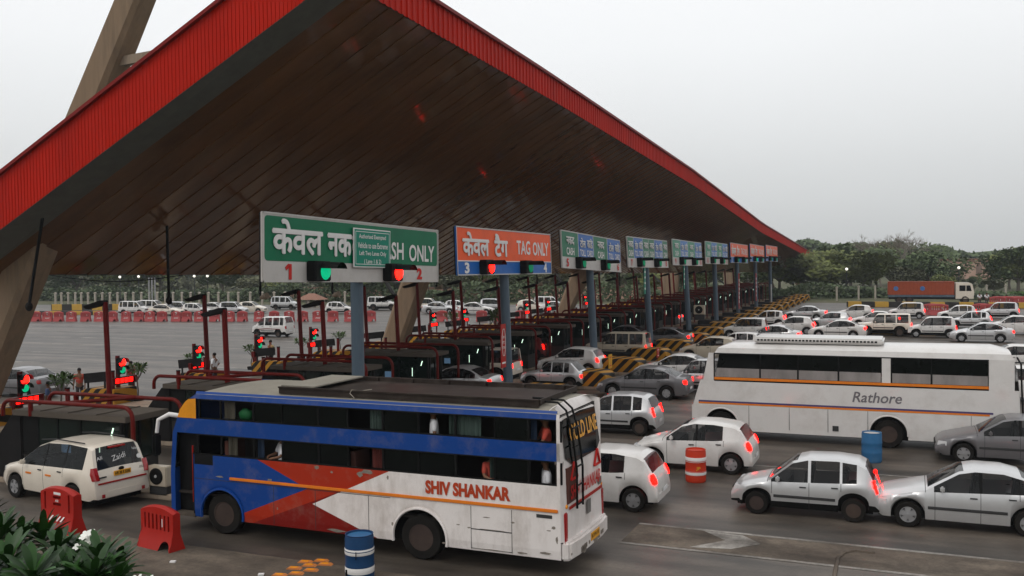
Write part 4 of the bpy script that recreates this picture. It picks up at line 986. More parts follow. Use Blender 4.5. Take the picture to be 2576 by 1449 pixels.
for s in (-1, 1): mb.add([(front_x(z)+o, s*HW, z) for z in (.3, 1.4, 2.43) for o in (0, .13)], [(0, 1, 3, 2), (2, 3, 5, 4)]); mb.add([(front_x(z), s*HW*f, z) for z in (1.5, 2.0, 2.43) for f in (1, .9)], [(0, 1, 3, 2), (2, 3, 5, 4)])
mb.add([(front_x(z), y*HW, z) for z in (2.43, 2.8, 3.0, 3.2, 3.4) for y in (-1, 1)], [(2*i, 2*i+1, 2*i+3, 2*i+2) for i in range(4)])
mb.build('front_panel', K['busblue'], bus)
mb = MB(); mb.add([(front_x(z)+.01, y*HW, z) for z in (1.5, 2.0, 2.43) for y in (-.9, .9)], [(2*i, 2*i+1, 2*i+3, 2*i+2) for i in range(2)]); mb.build('windscreen', K['glass'], bus)
mb = MB(); mb.add([(front_x(z)+.0, -HW-.004, z) for z in (2.8, 3.0, 3.2, 3.27)]+[(-4.23, -HW-.004, 3.29), (-4.23, -HW-.004, 2.8)], [(0, 1, 2, 3, 4, 5)]); mb.build('corner_panel', K['busyellow'], bus)
# rear
mb = MB(); RX = lambda z: float(np.interp(z, [.38, .75, 2.2, 3.2, 3.4, 3.5], [HL+.1, HL+.1, HL+.06, HL-.06, HL-.12, HL-.26]))
yy = [-1, -.93, -.75, 0, .75, .93, 1]; ox = [-.1, -.02, .0, .02, .0, -.02, -.1]
zz = [.75, 1.3, 2.2, 2.45, 3.0, 3.25, 3.40]
def RC(k, z):
    q = abs(yy[k]); f = max(0, (z-3.25)/.15)
    if q == 1: return (HL-.03*f, yy[k]*HW*(1-.015*f), z)
    zt_ = z+f*{.93: .07, .75: .105, 0: .14}[q]
    return (RX(zt_)+(-.035 if q == .93 else 0), yy[k]*HW, zt_)
mb.add([RC(k, z) for z in zz for k in range(7)], [(i*7+k, i*7+k+1, i*7+k+8, i*7+k+7) for i in range(6) for k in range(6)])
mb.build('rear_panel', K['buswhite'], bus, smooth=30)
mb = MB(); mb.prism([(-.995, 0), (-.93, .2), (-.5, .26), (.5, .26), (.93, .2), (.995, 0)], .36, .76, lambda u, v, d: Vector((HL-.02+v, u*HW*1.01, d))); bp_ = mb.build('rear_bumper', K['buswhite'], bus, bevel=.05)
mb = MB()
for i in range(26): y = random.uniform(-1.2, .8); mb.box((HL+.243-.06*(abs(y) > .7), y, .42+random.uniform(0, .12)), (.012, random.uniform(.04, .2), random.uniform(.03, .12)))
mb.build('scrape', K['scrape'], bp_)
mb = MB(); mb.add([(RX(z)+.03+ox_, y*HW, z) for z, y, ox_ in ((2.3, -.62, .0), (2.3, .62, .0), (2.45, .84, -.01), (3.24, .8, -.005), (3.3, .0, .022), (3.24, -.8, -.005), (2.45, -.84, -.01))], [(0, 1, 2, 3, 4, 5, 6)]); rw_ = mb.build('rear_window', K['glass'], bus)
sl_ = math.atan2(.14, 1.0); vv = Vector((-math.sin(sl_), 0, math.cos(sl_))); nn = Vector((math.cos(sl_), 0, math.sin(sl_)))
mb = MB(); mb.text('GOLD LINE', Vector((RX(2.92)+.055, .08, 2.92)), (0, 1, 0), vv, 1.75, .36, nn, .02); mb.build('window_lettering', mat('gold_lettering', (.75, .36, .05), .4), rw_)
mb = MB(); mb.text('SHIV SHANKAR', Vector((RX(1.72)+.035, 0, 1.72)), (0, 1, 0), (0, 0, 1), 1.95, .3, (1, 0, 0), .025)
for y in (-.72, .78):
    tr = [(y-.2, 1.98), (y+.2, 1.98), (y, 2.32)]
    for a, b in ((0, 1), (1, 2), (2, 0)):
        mb.tube([(RX(2.1)+.03, tr[a][0], tr[a][1]), (RX(2.1)+.03, tr[b][0], tr[b][1])], .028, 4)
mb.build('rear_lettering', K['redletter'], bus)
mb = MB(); mb.box((RX(1.42)+.025, 0, 1.42), (.02, 2.1, .06)); mb.build('rear_stripe', K['barrier'], bus)
mb = MB(); mb.box((RX(1.2)+.04, .1, 1.2), (.01, .22, .3)); mb.box((RX(1.6)+.02, .93, 1.58), (.02, .2, .16)); mb.build('rear_sticker', K['signback'], bus)
for s in (-1, 1):
    mb = MB(); mb.box((HL+.045, s*1.17, 1.02), (.09, .12, .66)); mb.build('tail_light', K['tailoff'], bus, bevel=.02)
    mb = MB(); mb.lathe([(.05, 0), (.04, .03), (0, .035)], 10, Matrix.Translation((HL+.05, s*1.12, 1.46)) @ Matrix.Rotation(R(90), 4, 'Y')); mb.build('marker_lamp', K['amber'], bus)
mb = MB(); mb.box((HL+.247, .15, .58), (.012, .55, .17)); npb = mb.build('number_plate', K['plate'], bus)
mb = MB(); mb.text('RJ 27 PA 1717', (HL+.256, .15, .58), (0, 1, 0), (0, 0, 1), .48, .1, (1, 0, 0)); mb.build('plate_lettering', K['black'], npb)
lad = MB()
for y in (-.86, -.5): lad.tube([(HL-.9, y, 3.6), (HL-.2, y, 3.58), (HL-.02, y, 3.42), (HL+.1, y, 3.0), (HL+.2, y, 2.2), (HL+.2, y, 1.38)], .025, 6)
for z in (1.45, 1.85, 2.25, 2.65, 3.05): lad.tube([(HL+(.2 if z < 2.3 else .12), -.86, z), (HL+(.2 if z < 2.3 else .12), -.5, z)], .02, 6)
lad.build('ladder', K['black'], bus)
# roof
mb = MB(); yy = [-.985, -.95, -.8, -.4, 0, .4, .8, .95, .985]; zr = [3.40, 3.46, 3.50, 3.53, 3.54, 3.53, 3.50, 3.46, 3.40]
xr = [-4.25, -4.0, -3.5, HL-.5, HL-.28]; dz = [0, .0, .0, 0, -.02]; fr_ = [.0, .75, 1, 1, 1]
mb.add([(xr[i]+(.28*abs(yy[k])**6 if i == 4 else 0), yy[k]*HW, 3.40+(zr[k]-3.40)*fr_[i]+dz[i]*(abs(yy[k]) < .9)) for i in range(5) for k in range(9)], [(i*9+k, i*9+k+1, i*9+k+10, i*9+k+9) for i in range(4) for k in range(8)])
mb.build('roof', K['busroof'], bus, smooth=30)
mb = MB()
for s in (-1, 1): mb.add([(x, s*HW*f, z) for x in (-4.25, HL-.06) for f, z in ((.9865, 3.395), (.953, 3.463))], [(0, 1, 3, 2)])
mb.build('roof_edge', K['busblue'], bus)
ca = MB(); x0, x1 = -1.9, 4.55
for s in (-1, 1):
    ca.bx(x0, x1, s*1.14-.03, s*1.14+.03, 3.5, 3.54); ca.bx(x0, x1, s*1.16-.012, s*1.16+.012, 3.54, 3.64); ca.bx(x0, x1, s*1.17-.035, s*1.17+.035, 3.64, 3.67)
for x in (x0, x1): ca.bx(x-.02, x+.02, -1.12, 1.12, 3.55, 3.66)
for i in range(7):
    x = x0+.3+i*(x1-x0-.6)/6; ca.bx(x-.03, x+.03, -1.1, 1.1, 3.52, 3.555)
    for s in (-1, 1): ca.bx(x-.025, x+.025, s*1.1-.02, s*1.1+.02, 3.45, 3.66)
cro = ca.build('roof_carrier', K['carrier'], bus)
mb = MB(); mb.bx(x0+.05, x1-.05, -1.08, 1.08, 3.555, 3.57); mb.build('carrier_floor', K['carrier'], cro); mb = MB(); mb.bx(x0-.02, x0+.9, -1.05, 1.05, 3.66, 3.69); mb.build('carrier_lid', K['busroof'], cro)
mb = MB(); mb.tube([(.1, -1.21, 3.68), (.06, -1.22, 3.6), (.18, -1.23, 3.5), (.1, -1.24, 3.46)], .009, 5); mb.tube([(.1, -1.2, 3.68), (.15, -.9, 3.62), (.25, -.6, 3.62)], .009, 5); mb.build('rope', K['fencepost'], cro)
# windows
UB = [bl(px, 1060)[0] for px in (503, 556, 638, 709, 800, 873, 960, 1048, 1140, 1236, 1320, 1400)]
LB = [-4.2]+UB[1:]
OPENU, OPENL = {0, 1, 5, 7, 8, 10}, {0, 1, 2, 5, 8, 10}
for B, z0, z1, OP in ((UB, 2.8, 3.29, OPENU), (LB, 1.92, 2.43, OPENL)):
    for i, (a, b) in enumerate(zip(B, B[1:])):
        if i not in OP:
            mb = MB(); mb.bx(a+.02, b-.02, -HW+.02, -HW+.03, z0+.03, z1-.03); mb.build('window', K['glass'], bus)
    fm = MB()
    for i, a in enumerate(B): wd = .035 if i % 2 else .05; fm.bx(a-wd/2, a+wd/2, -HW+.0, -HW+.04, z0+.03, z1-.03)
    fm.bx(B[0], HL-.07, -HW, -HW+.05, z0, z0+.03); fm.bx(B[0], HL-.07, -HW, -HW+.05, z1-.03, z1); fm.build('window_frame', K['black'], bus)
    mb = MB(); mb.bx(-4.2, HL-.07, HW-.03, HW-.02, z0, z1); mb.build('window', K['glass'], bus)
mb = MB(); mb.bx(-4.2, HL-.1, .1, .14, 1.2, 3.3); mb.bx(-4.2, HL-.1, -1.2, .1, 2.5, 2.54); mb.bx(-4.9, HL-.1, -1.2, 1.2, .9, .95)
mb.bx(HL-.12, HL-.1, -1.2, 1.2, .9, 3.3); mb.bx(-4.2, HL-.1, -1.2, 1.2, 3.31, 3.33); mb.build('interior', mat('dark_cabin_lining', (.03, .025, .022), .8), bus)
mb = MB()
for x in UB[1::2]: mb.bx(x-.06, x+.06, -1.1, -.5, 1.5, 2.25)
mb.bx(UB[1], UB[-1], -.9, -.7, 1.5, 1.6)
mb.build('seat_back', mat('seat_cloth', (.1, .04, .03), .9), bus)
CT = [mat('curtain_cloth_%d' % i, c, .85) for i, c in enumerate(((.05, .075, .065), (.12, .03, .025), (.1, .09, .07), (.03, .05, .09)))]
def curtain(x0, x1, z0, z1, m, y=-1.16):
    cm = MB(); n_ = 16
    for i in range(n_+1): x = x0+(x1-x0)*i/n_; cm.v += [(x, y+.03*math.sin(i*1.9), z0), (x, y+.015*math.sin(i*1.9), z1)]
    cm.f = [(2*i, 2*i+1, 2*i+3, 2*i+2) for i in range(n_)]; cm.build('curtain', m, bus, smooth=60)
for k_, f0, f1, m_ in ((1, .0, .35, 2), (5, .55, 1, 0), (7, .75, 1, 0), (8, 0, .6, 0), (10, 0, .2, 3)): a, b = UB[k_], UB[k_+1]; curtain(a+(b-a)*f0, a+(b-a)*f1, 2.82, 3.27, CT[m_])
for k_, f0, f1, m_ in ((1, .1, .4, 2), (2, .0, .25, 3), (5, .6, 1, 1), (8, .8, 1, 0), (10, .75, 1, 2)): a, b = LB[k_], LB[k_+1]; curtain(a+(b-a)*f0, a+(b-a)*f1, 1.94, 2.41, CT[m_])
bg_ = MB(); bg_.blob((UB[1]+.55, -1.05, 2.93), (.2, .12, .15), 10, 7, .12); bg_.build('green_bag', mat('green_bag_cloth', (.01, .1, .03), .6), bus, smooth=60)
# door, stripe, panels, lettering
mb = MB(); mb.bx(-4.95, -4.35, -1.1, -1.06, .45, 2.4); mb.bx(DX1-.04, DX1, -HW+.01, -1.06, .45, 1.95); mb.build('door_recess', K['black'], bus)
mb = MB(); mb.bx(-4.95, -4.33, -HW+.0, -.9, .36, .44); mb.build('door_step', K['strip'], bus)
mb = MB(); mb.tube([(-4.45, -1.2, .7), (-4.45, -1.2, 2.1)], .02, 6); mb.build('grab_rail', K['barrier'], bus)
mb = MB(); mb.bx(DX1+.02, -3.75, -HW-.004, -HW, 1.68, 1.93); mb.build('corner_sticker', K['black'], bus)
mb = MB(); a, b = bl(580, 1216), bl(1403, 1286); zs = 1.40
mb.bx(a[0], 5.0, -HW-.03, -HW, zs-.035, zs+.035); mb.build('rub_strip', K['busorange'], bus, bevel=.01)
mb = MB(); mb.text('SHIV SHANKAR', (2.97, -HW-.012, 1.66), (1, 0, 0), (0, 0, 1), 1.98, .3, (0, -1, 0), .05); mb.build('side_lettering', mat('rust_red_lettering', (.42, .05, .015), .5), bus)
sm = MB()
def seam(x0, x1, z0, z1): sm.bx(x0-.006, x1+.006, -HW-.003, -HW, z0-.006, z1+.006)
for x in (-2.0, -.85, .55, 3.05, 3.98): seam(x, x, .42, 1.33)
seam(3.05, 3.98, .84, .85); seam(-4.3, 1.1, 1.33, 1.33); seam(3.05, 3.98, .43, .43)
sm.build('panel_seam', K['dark'], bus)
sc = MB()
for x, z, a, h in ((.52, 1.86, .45, .12), (.35, 1.8, .2, .16), (1.05, 1.78, .06, .12), (-3.55, 1.42, .3, .06), (-2.1, 1.46, .16, .07), (-.4, 1.78, .08, .07), (3.4, 1.12, .2, .03), (4.0, 1.07, .1, .06), (3.0, .86, .12, .04), (3.5, .86, .8, .025), (4.8, .98, .14, .03), (-.3, .45, .6, .1), (1.15, .75, .07, .1), (-.8, 1.86, .16, .12), (2.4, .46, .12, .05), (4.2, .45, .3, .05), (4.7, .5, .4, .07), (3.5, .43, .9, .03), (4.97, .8, .06, .2), (4.9, 1.05, .12, .08), (2.75, .9, .1, .03), (-1.9, .8, .05, .08), (4.95, 2.4, .03, .1)):
    P = [(x+a*.5*math.cos(t)*random.uniform(.5, 1), z+h*.5*math.sin(t)*random.uniform(.5, 1)) for t in [i*.5236 for i in range(12)]]
    sc.prism(P, 0, .003, lambda u, v, d: Vector((u, -HW-d, v)))
sc.build('scrape', K['scrape'], bus)
mb = MB(); mb.box((4.7, -HW-.005, 1.27), (.34, .008, .07)); mb.build('small_plate', K['dark'], bus)
for x, r, n_ in ((FW, .62, 1), (RWx, .66, 1)):
    for s in (-1, 1):
        a = MB(); a.tube([(x-r*math.cos(R(t_)), s*(HW+.005), .5+r*math.sin(R(t_))) for t_ in range(-10, 191, 10)], .035, 6, False); a.build('arch_lip', K['busblue'] if x < 0 else K['buswhite'], bus, smooth=60)
        wheel(bus, x, s*(HW-.2), .5, .28, s, steel=True, rimr=.56)
mb = MB(); mb.bx(-4.7, HL-.1, -.9, .9, .3, .9)
for x in (FW, RWx): mb.bx(x-.66, x+.66, -1.0, 1.0, .5, 1.2)
mb.build('underbody', K['black'], bus)
mi = MB(); mi.tube([(-4.72, -1.1, 2.78), (-5.05, -1.32, 2.86), (-5.32, -1.4, 2.72), (-5.36, -1.42, 2.4)], [.06, .06, .05, .045], 8); ma = mi.build('mirror_arm', K['letter'], bus, smooth=50)
mi = MB(); mi.box((-5.38, -1.42, 2.1), (.12, .26, .55)); mi.build('mirror', K['black'], ma, bevel=.04)

# ---- the white coach in the middle of the queue
B2 = G(2125, 1122)
b2 = thing('coach_bus', 'long white coach lettered Rathore with dark side windows and orange stripes', 'bus', (B2.x+.05, B2.y+1.2, 0), 0)
h2 = 5.35; W2 = 1.22
def c2(px, py): p = AY(px, py, B2.y); return (p.x-B2.x-.05, p.z)
xw1, xw2 = c2(1815, 1100)[0], c2(2235, 1100)[0]
zb2, zg0, zg1, zt2 = .32, c2(2250, 972)[1], c2(2250, 899)[1], 3.42
fx = lambda z: float(np.interp(z, [0, .9, 1.5, 2.6, 3.3, 3.45], [-h2, -h2, -h2+.08, -h2+.5, -h2+.95, -h2+1.3]))
rx = lambda z: float(np.interp(z, [0, 1.6, 3.0, 3.45], [h2, h2, h2-.12, h2-.35]))
def low2(x):
    z = zb2
    for c in (xw1, xw2):
        if abs(x-c) < .62: z = max(z, .5+math.sqrt(max(0, .385-(x-c)**2)))
    return z
xs = sorted(set(list(np.linspace(-h2, h2, 44))+[c+.62*q for c in (xw1, xw2) for q in (-1.005, -1, -.97, -.9, -.8, -.6, -.3, 0, .3, .6, .8, .9, .97, 1, 1.005)]))
mb = MB()
for s in (-1, 1):
    for a, b in zip(xs, xs[1:]): mb.add([(a, s*W2*.98, low2(a)), (b, s*W2*.98, low2(b)), (b, s*W2, 1.2), (a, s*W2, 1.2)], [(0, 1, 2, 3)])
    mb.add([(fx(1.2), s*W2, 1.2), (h2, s*W2, 1.2), (rx(zg0), s*W2, zg0), (fx(zg0), s*W2, zg0)], [(0, 1, 2, 3)])
    mb.add([(fx(zg1), s*W2*.985, zg1), (rx(zg1), s*W2*.985, zg1), (rx(3.3), s*W2*.95, 3.3), (fx(3.3), s*W2*.95, 3.3)], [(0, 1, 2, 3)])
    for a, b in ((fx(zg0)+.1, fx(zg0)+.5), (1.15, 1.45), (rx(zg1)-.75, rx(zg1)+.0)): mb.add([(a, s*W2*1.0, zg0), (b, s*W2, zg0), (b, s*W2*.986, zg1), (a+.2*(a < -4), s*W2*.986, zg1)], [(0, 1, 2, 3)])
n_ = 9; RZ = [.3, .8, 1.5, 2.2, 2.8, 3.3]
mb.add([(rx(z)+.05*(1-abs(y)), y*W2*(1 if z < 3 else .97), z) for z in RZ for y in (-1, -.6, 0, .6, 1)], [(i*5+k, i*5+k+1, i*5+k+6, i*5+k+5) for i in range(5) for k in range(4)])
mb.add([(fx(z)-.05*(1-abs(y)), y*W2, z) for z in (.3, .8, 1.5) for y in (-1, -.6, 0, .6, 1)], [(i*5+k, i*5+k+1, i*5+k+6, i*5+k+5) for i in range(2) for k in range(4)])
yy = [-.95, -.8, -.4, 0, .4, .8, .95]; zr = [3.3, 3.42, 3.5, 3.52, 3.5, 3.42, 3.3]; xr = [fx(3.3), fx(3.45)+.1, h2-.8, rx(3.3)]
mb.add([(xr[i], yy[k]*W2, 3.3+(zr[k]-3.3)*(0, .8, 1, .3)[i]) for i in range(4) for k in range(7)], [(i*7+k, i*7+k+1, i*7+k+8, i*7+k+7) for i in range(3) for k in range(6)])
mb.build('body', K['white'], b2, smooth=25)
mb = MB(); mb.add([(fx(z)+.01-.05*(1-abs(y)), y*W2*.97, z) for z in (1.5, 2.2, 2.8, 3.3) for y in (-1, -.5, 0, .5, 1)], [(i*5+k, i*5+k+1, i*5+k+6, i*5+k+5) for i in range(3) for k in range(4)]); mb.build('windscreen', K['glassr'], b2)
WB = [fx(zg0)+.5, -2.9, -1.6, -.25, 1.15, 1.45, 2.7, rx(zg1)-.75]
for a, b in zip(WB, WB[1:]):
    if a == 1.15: continue
    for s in (-1, 1):
        mb = MB(); zm = zg0+.45*(zg1-zg0); lw = MB(); lw.add([(a+.03+(.16 if a < -4 else 0)*q, s*W2*(1-.012*q)+.003*s, z) for q, z in ((0, zg0+.12), (.42, zm))]+[(b-.03, s*W2*(1-.012*q)+.003*s, z) for q, z in ((.42, zm), (0, zg0+.12))], [(0, 1, 2, 3)]); lw.build('painted_reflection', K['pane'], b2)  # paler strip over the lower window: a reflection painted in grey
        mb.add([(a+.02+(.16 if a < -4 else 0)*q, s*W2*(1-.012*q)-.002*s, z) for q, z in ((0, zg0+.03), (1, zg1-.03))]+[(b-.02, s*W2*(1-.012*q)-.002*s, z) for q, z in ((1, zg1-.03), (0, zg0+.03))], [(0, 1, 2, 3)]); mb.build('window', K['glass'], b2)
mb = MB()
for a, b in zip(WB, WB[1:]):
    if a != 1.15: mb.bx(a-.02, a+.02, -W2-.002, -W2+.02, zg0, zg1-.02)
mb.bx(WB[0], WB[-1], -W2-.006, -W2+.01, zg0-.03, zg0+.03); mb.bx(WB[0], WB[-1], -W2+.01, -W2+.03, zg1-.04, zg1); mb.build('window_frame', K['black'], b2)
mb = MB(); mb.bx(WB[0], WB[-1], -W2-.012, -W2, zg0+.02, zg0+.11); z = c2(2100, 1026)[1]; mb.bx(-h2+.25, 4.45, -W2-.008, -W2, z-.05, z+.01); mb.build('orange_stripe', K['busorange'], b2)
mb = MB(); mb.bx(-h2+.25, 4.55, -W2-.008, -W2, z+.012, z+.075); mb.build('blue_stripe', mat('violet_stripe', (.08, .06, .16), .4), b2)
a, c = c2(2147, 998), c2(2270, 998)
mb = MB(); mb.text('Rathore', ((a[0]+c[0])/2, -W2-.008, a[1]), (1, 0, 0), Vector((.22, 0, 1)), c[0]-a[0], .36, (0, -1, 0), .012); mb.build('side_lettering', mat('grey_lettering', (.16, .15, .16), .5), b2)
sm = MB()
for x in (-3.3, -1.9, -.6, .7, 3.9): sm.bx(x-.006, x+.006, -W2-.0035, -W2+.03, .45, z-.06)
sm.bx(-.45, -.25, -W2-.005, -W2+.02, .5, .68); sm.build('panel_seam', K['dark'], b2)
pod = MB(); pod.bx(-3.2, 1.2, -.85, .85, 3.48, 3.68); po = pod.build('roof_cooler', K['white'], b2, bevel=.06)
g = MB()
for i in range(34): g.bx(-3.05+i*.12, -2.97+i*.12, -.862, -.84, 3.56, 3.62)
g.build('vent_slot', K['black'], po)
for x in (xw1, xw2):
    for s in (-1, 1):
        wheel(b2, x, s*(W2-.2), .48, .28, s, steel=True, rimr=.56); a = MB(); a.tube([(x-.62*math.cos(R(t_)), s*(W2+.0), .5+.62*math.sin(R(t_))) for t_ in range(-5, 186, 10)], .03, 6, False); a.build('arch_lip', K['white'], b2, smooth=60)
mb = MB(); mb.bx(-h2+.3, h2-.2, -.9, .9, .25, .9)
for x in (xw1, xw2): mb.bx(x-.62, x+.62, -1.0, 1.0, .45, 1.15)
mb.build('underbody', K['black'], b2)
for s in (-1, 1): mb = MB(); mb.box((h2+.0, s*1.08, 1.0), (.08, .14, .6)); mb.build('tail_light', K['tailoff'], b2, bevel=.02)
mb = MB(); mb.tube([(h2-.1, -1.05, 3.2), (h2+.0, -1.24, 3.0), (h2+.02, -1.28, 2.2), (h2+.06, -1.27, 1.35)], .03, 6); mb.build('side_pipe', K['black'], b2)
# ================================================================ THE QUEUE (near-side ground contact in picture units)
Q = [
 ('hatch', 2020, 1302, 'silver', 'silver hatchback in the nearest lane, right of the banded drum', 1),
 ('swift', 1478, 1277, 'white', 'white hatchback in the nearest lane half hidden by the rear of the blue coach', 1),
 ('sedan', 2440, 1338, 'silver', 'silver sedan in the nearest lane at the right edge of the view', 1),
 ('swift', 1736, 1186, 'white', 'white hatchback beside the red and white drum', 1),
 ('hatch', 1530, 1092, 'silver', 'silver hatchback just beyond the rear of the blue coach', 1),
 ('sedan', 2545, 1172, 'grey', 'grey sedan in front of the white coach at the right edge', 0),
 ('wagonr', 1762, 990, 'silver', 'tall silver hatchback squeezed just ahead of the white coach', 1),
 ('sedan', 1612, 1003, 'grey', 'dark grey sedan entering the lane beside the nearest striped nose', 1),
 ('sedan', 1692, 962, 'white', 'white sedan behind the dark grey sedan at the striped noses', 1),
 ('old', 1385, 978, 'silver', 'small old grey hatchback with slanted rear glass left of the striped nose', 1),
 ('swift', 1428, 942, 'white', 'white hatchback behind the post of the toll card sign for lanes 5 and 6', 1),
 ('jeep', 1548, 908, 'beige', 'boxy beige jeep in the lane before the six panel sign', 1),
 ('jeep', 1200, 962, 'cream', 'cream boxy jeep with lit tail lights left of the orange sign post', 1),
 ('hatch', 1305, 905, 'dkred', 'maroon hatchback between the booths right of the orange sign post', 1),
 ('wagonr', 1375, 862, 'grey', 'dark tall hatchback among the booths behind the white hatchback', 1),
 ('sedan', 1660, 875, 'grey', 'dark sedan entering the toll lane right of the six panel sign post', 1),
 ('hatch', 1560, 832, 'dkred', 'maroon hatchback between the booths below the six panel sign', 1),
 ('sedan', 1655, 818, 'silver', 'silver sedan between the booths below the fifth sign', 1),
 ('van', 1715, 800, 'white', 'white minivan between the booths below the sixth sign', 1),
 ('sedan', 1560, 868, 'grey', 'dark sedan squeezed between booths left of the six panel sign post', 1),
 ('sedan', 1130, 1000, 'silver', 'silver sedan in the lane left of the cream jeep, between the near booths', 1),
 ('hatch', 1245, 925, 'white', 'white hatchback squeezed between booths just right of the cream jeep', 1),
 ('wagonr', 1470, 845, 'silver', 'silver tall hatchback among booths behind the toll card sign post', 1),
 ('swift', 1780, 908, 'beige', 'beige hatchback beside the third striped island nose', 1),
 ('hatch', 1845, 893, 'white', 'white hatchback between striped nose and white coach', 1),
 ('sedan', 1935, 868, 'silver', 'silver sedan beyond the front end of the white coach', 1),
 ('wagonr', 1872, 852, 'white', 'white tall hatchback by the middle striped noses', 1),
 ('swift', 1990, 842, 'white', 'white hatchback two lanes behind the white coach, left half', 1),
 ('sedan', 2105, 852, 'white', 'white sedan just beyond the roof of the white coach', 1),
 ('jeep', 2225, 846, 'cream', 'cream jeep just beyond the roof of the white coach', 1),
 ('wagonr', 2345, 850, 'white', 'white tall hatchback beyond the right end of the coach roof', 1),
 ('sedan', 2470, 862, 'silver', 'silver sedan beyond the rear corner of the white coach', 1),
 ('swift', 2545, 842, 'white', 'white hatchback at the right edge, two rows above the coach', 1),
 ('sedan', 2545, 935, 'white', 'white sedan right behind the white coach at the right edge', 1),
 ('swift', 2545, 1010, 'white', 'white hatchback close behind the tail of the white coach', 1),
 ('sedan', 2022, 806, 'silver', 'silver sedan near the farthest striped noses', 1),
 ('swift', 2148, 805, 'white', 'white hatchback leading the far row of three cars', 1),
 ('wagonr', 2280, 802, 'white', 'white tall hatchback in the middle of the far row of three', 1),
 ('hatch', 2408, 806, 'white', 'white hatchback last in the far row of three', 1),
 ('wagonr', 2515, 802, 'silver', 'silver tall hatchback by the red barriers at the far right', 1),
 ('swift', 2085, 828, 'silver', 'silver hatchback in the lane between the far row and the coach', 1),
 ('sedan', 2200, 824, 'white', 'white sedan in the lane between the far row and the coach', 1),
 ('hatch', 2440, 826, 'silver', 'silver hatchback in the lane before the last far car', 1),
 ('hatch', 1925, 822, 'white', 'white hatchback close to the sixth striped nose', 1),
]
for kd, px, py, pt, lb, lit in Q: put_car(kd, px, py, pt, lb, bool(lit), R(random.uniform(-1, 1)), cat='jeep' if kd == 'jeep' else 'minivan' if kd == 'van' else 'car')
ev = put_car('van', 676, 848, 'white', 'small white minivan driving alone across the empty exit road', False, 0, None, 'minivan')
if 'group' in ev: del ev['group']
ms = MB(); ms.prism([(-1.1, .72), (-.1, .78), (1.3, .74), (1.3, .70), (-.1, .70), (-.9, .66)], 0, .006, lambda u, v, d: Vector((u, -.745-d, v))); ms.build('side_decal', K['dkred'], ev)
put_car('sedan', 20, 1000, 'grey', 'pale sedan leaving beside the leftmost pylon', False, 0, 'cars leaving the plaza')
FARC = [('van', 322, 800), ('van', 368, 797), ('wagonr', 440, 799), ('sedan', 405, 802), ('hatch', 482, 800), ('sedan', 530, 797), ('wagonr', 575, 800), ('swift', 622, 796), ('hatch', 845, 797),
        ('jeep', 955, 788), ('sedan', 1098, 797), ('wagonr', 1070, 790), ('hatch', 1145, 793), ('sedan', 1190, 799), ('wagonr', 1235, 792), ('swift', 1330, 792), ('van', 1372, 789), ('sedan', 1395, 796), ('van', 705, 786)]
for i, (kd, px, py) in enumerate(FARC):
    p = G(px, py-7); kn = {'van': 'minivan', 'jeep': 'jeep', 'wagonr': 'tall hatchback', 'sedan': 'sedan', 'hatch': 'small hatchback', 'swift': 'rounded hatchback'}[kd]
    put_car(kd, 0, 0, ['white', 'white', 'silver', 'cream'][i % 4], '%s %s queuing behind the far red barriers, %s vehicle from the left there' % (['white', 'white', 'silver', 'cream'][i % 4], kn, ORD[i] if i < 20 else ORD[i-20]+' from the right' if False else ['twenty-first', 'twenty-second', 'twenty-third', 'twenty-fourth'][i-20]), False, R(180+13), 'vehicles queuing beyond the far red barriers', 'minivan' if kd == 'van' else 'jeep' if kd == 'jeep' else 'car', loc=(p.x, p.y+1, 0))
order = sorted([o for o in C.objects if o.get('group') == 'vehicles queuing beyond the far red barriers'], key=lambda o: o.location.x/o.location.y)
WD = ORD+['twenty-first', 'twenty-second', 'twenty-third', 'twenty-fourth', 'twenty-fifth']
for i, o in enumerate(order): o['label'] = o['label'].split(', ')[0]+', %s vehicle from the left there' % WD[i]

# ---- goods lorry at the far right edge of the road
tp = G(2340, 764); tr = thing('goods_lorry', 'orange boxed goods lorry with cream cab parked on the far verge', 'lorry', (tp.x, tp.y+2, 0), R(3))
mb = MB(); mb.bx(-5.3, 2.9, -1.2, 1.2, 1.15, 2.9); cg = mb.build('cargo_box', K['truck'], tr, bevel=.03)
mb = MB()
for i in range(19): x = -5.2+i*.445; mb.bx(x-.035, x+.035, -1.23, -1.2, 1.15, 2.92)
for z in (1.2, 2.88): mb.bx(-5.3, 2.9, -1.24, -1.2, z-.05, z+.05)
mb.build('rib', mat('dark_orange_rib', (.26, .05, .02), .6), cg)
mb = MB()
for x, r in ((-4.3, .3), (-1.0, .3)): mb.lathe([(r, 0), (r, .02), (r*.6, .02), (r*.6, 0)], 14, Matrix.Translation((x, -1.23, 2.0)) @ Matrix.Rotation(R(90), 4, 'X'))
mb.build('round_emblem', K['bluef'], cg)
mb = MB(); mb.bx(-5.3, 2.9, -1.22, -1.1, .85, 1.13); mb.build('side_skirt', K['pole'], tr)
mb = MB(); mb.prism([(3.05, .6), (5.2, .6), (5.3, 1.5), (5.05, 2.6), (4.7, 2.75), (3.05, 2.75)], -1.15, 1.15, lambda u, v, d: Vector((u, d, v))); cb = mb.build('cab', K['cream'], tr, bevel=.05)
for s in (-1, 1): mb = MB(); mb.prism([(3.5, 1.65), (4.25, 1.65), (4.25, 2.4), (3.5, 2.4)], 1.15, 1.162, lambda u, v, d: Vector((u, s*d, v))); mb.prism([(4.33, 1.65), (4.98, 1.65), (4.82, 2.4), (4.33, 2.4)], 1.15, 1.162, lambda u, v, d: Vector((u, s*d, v))); mb.build('side_window', K['glass'], cb)
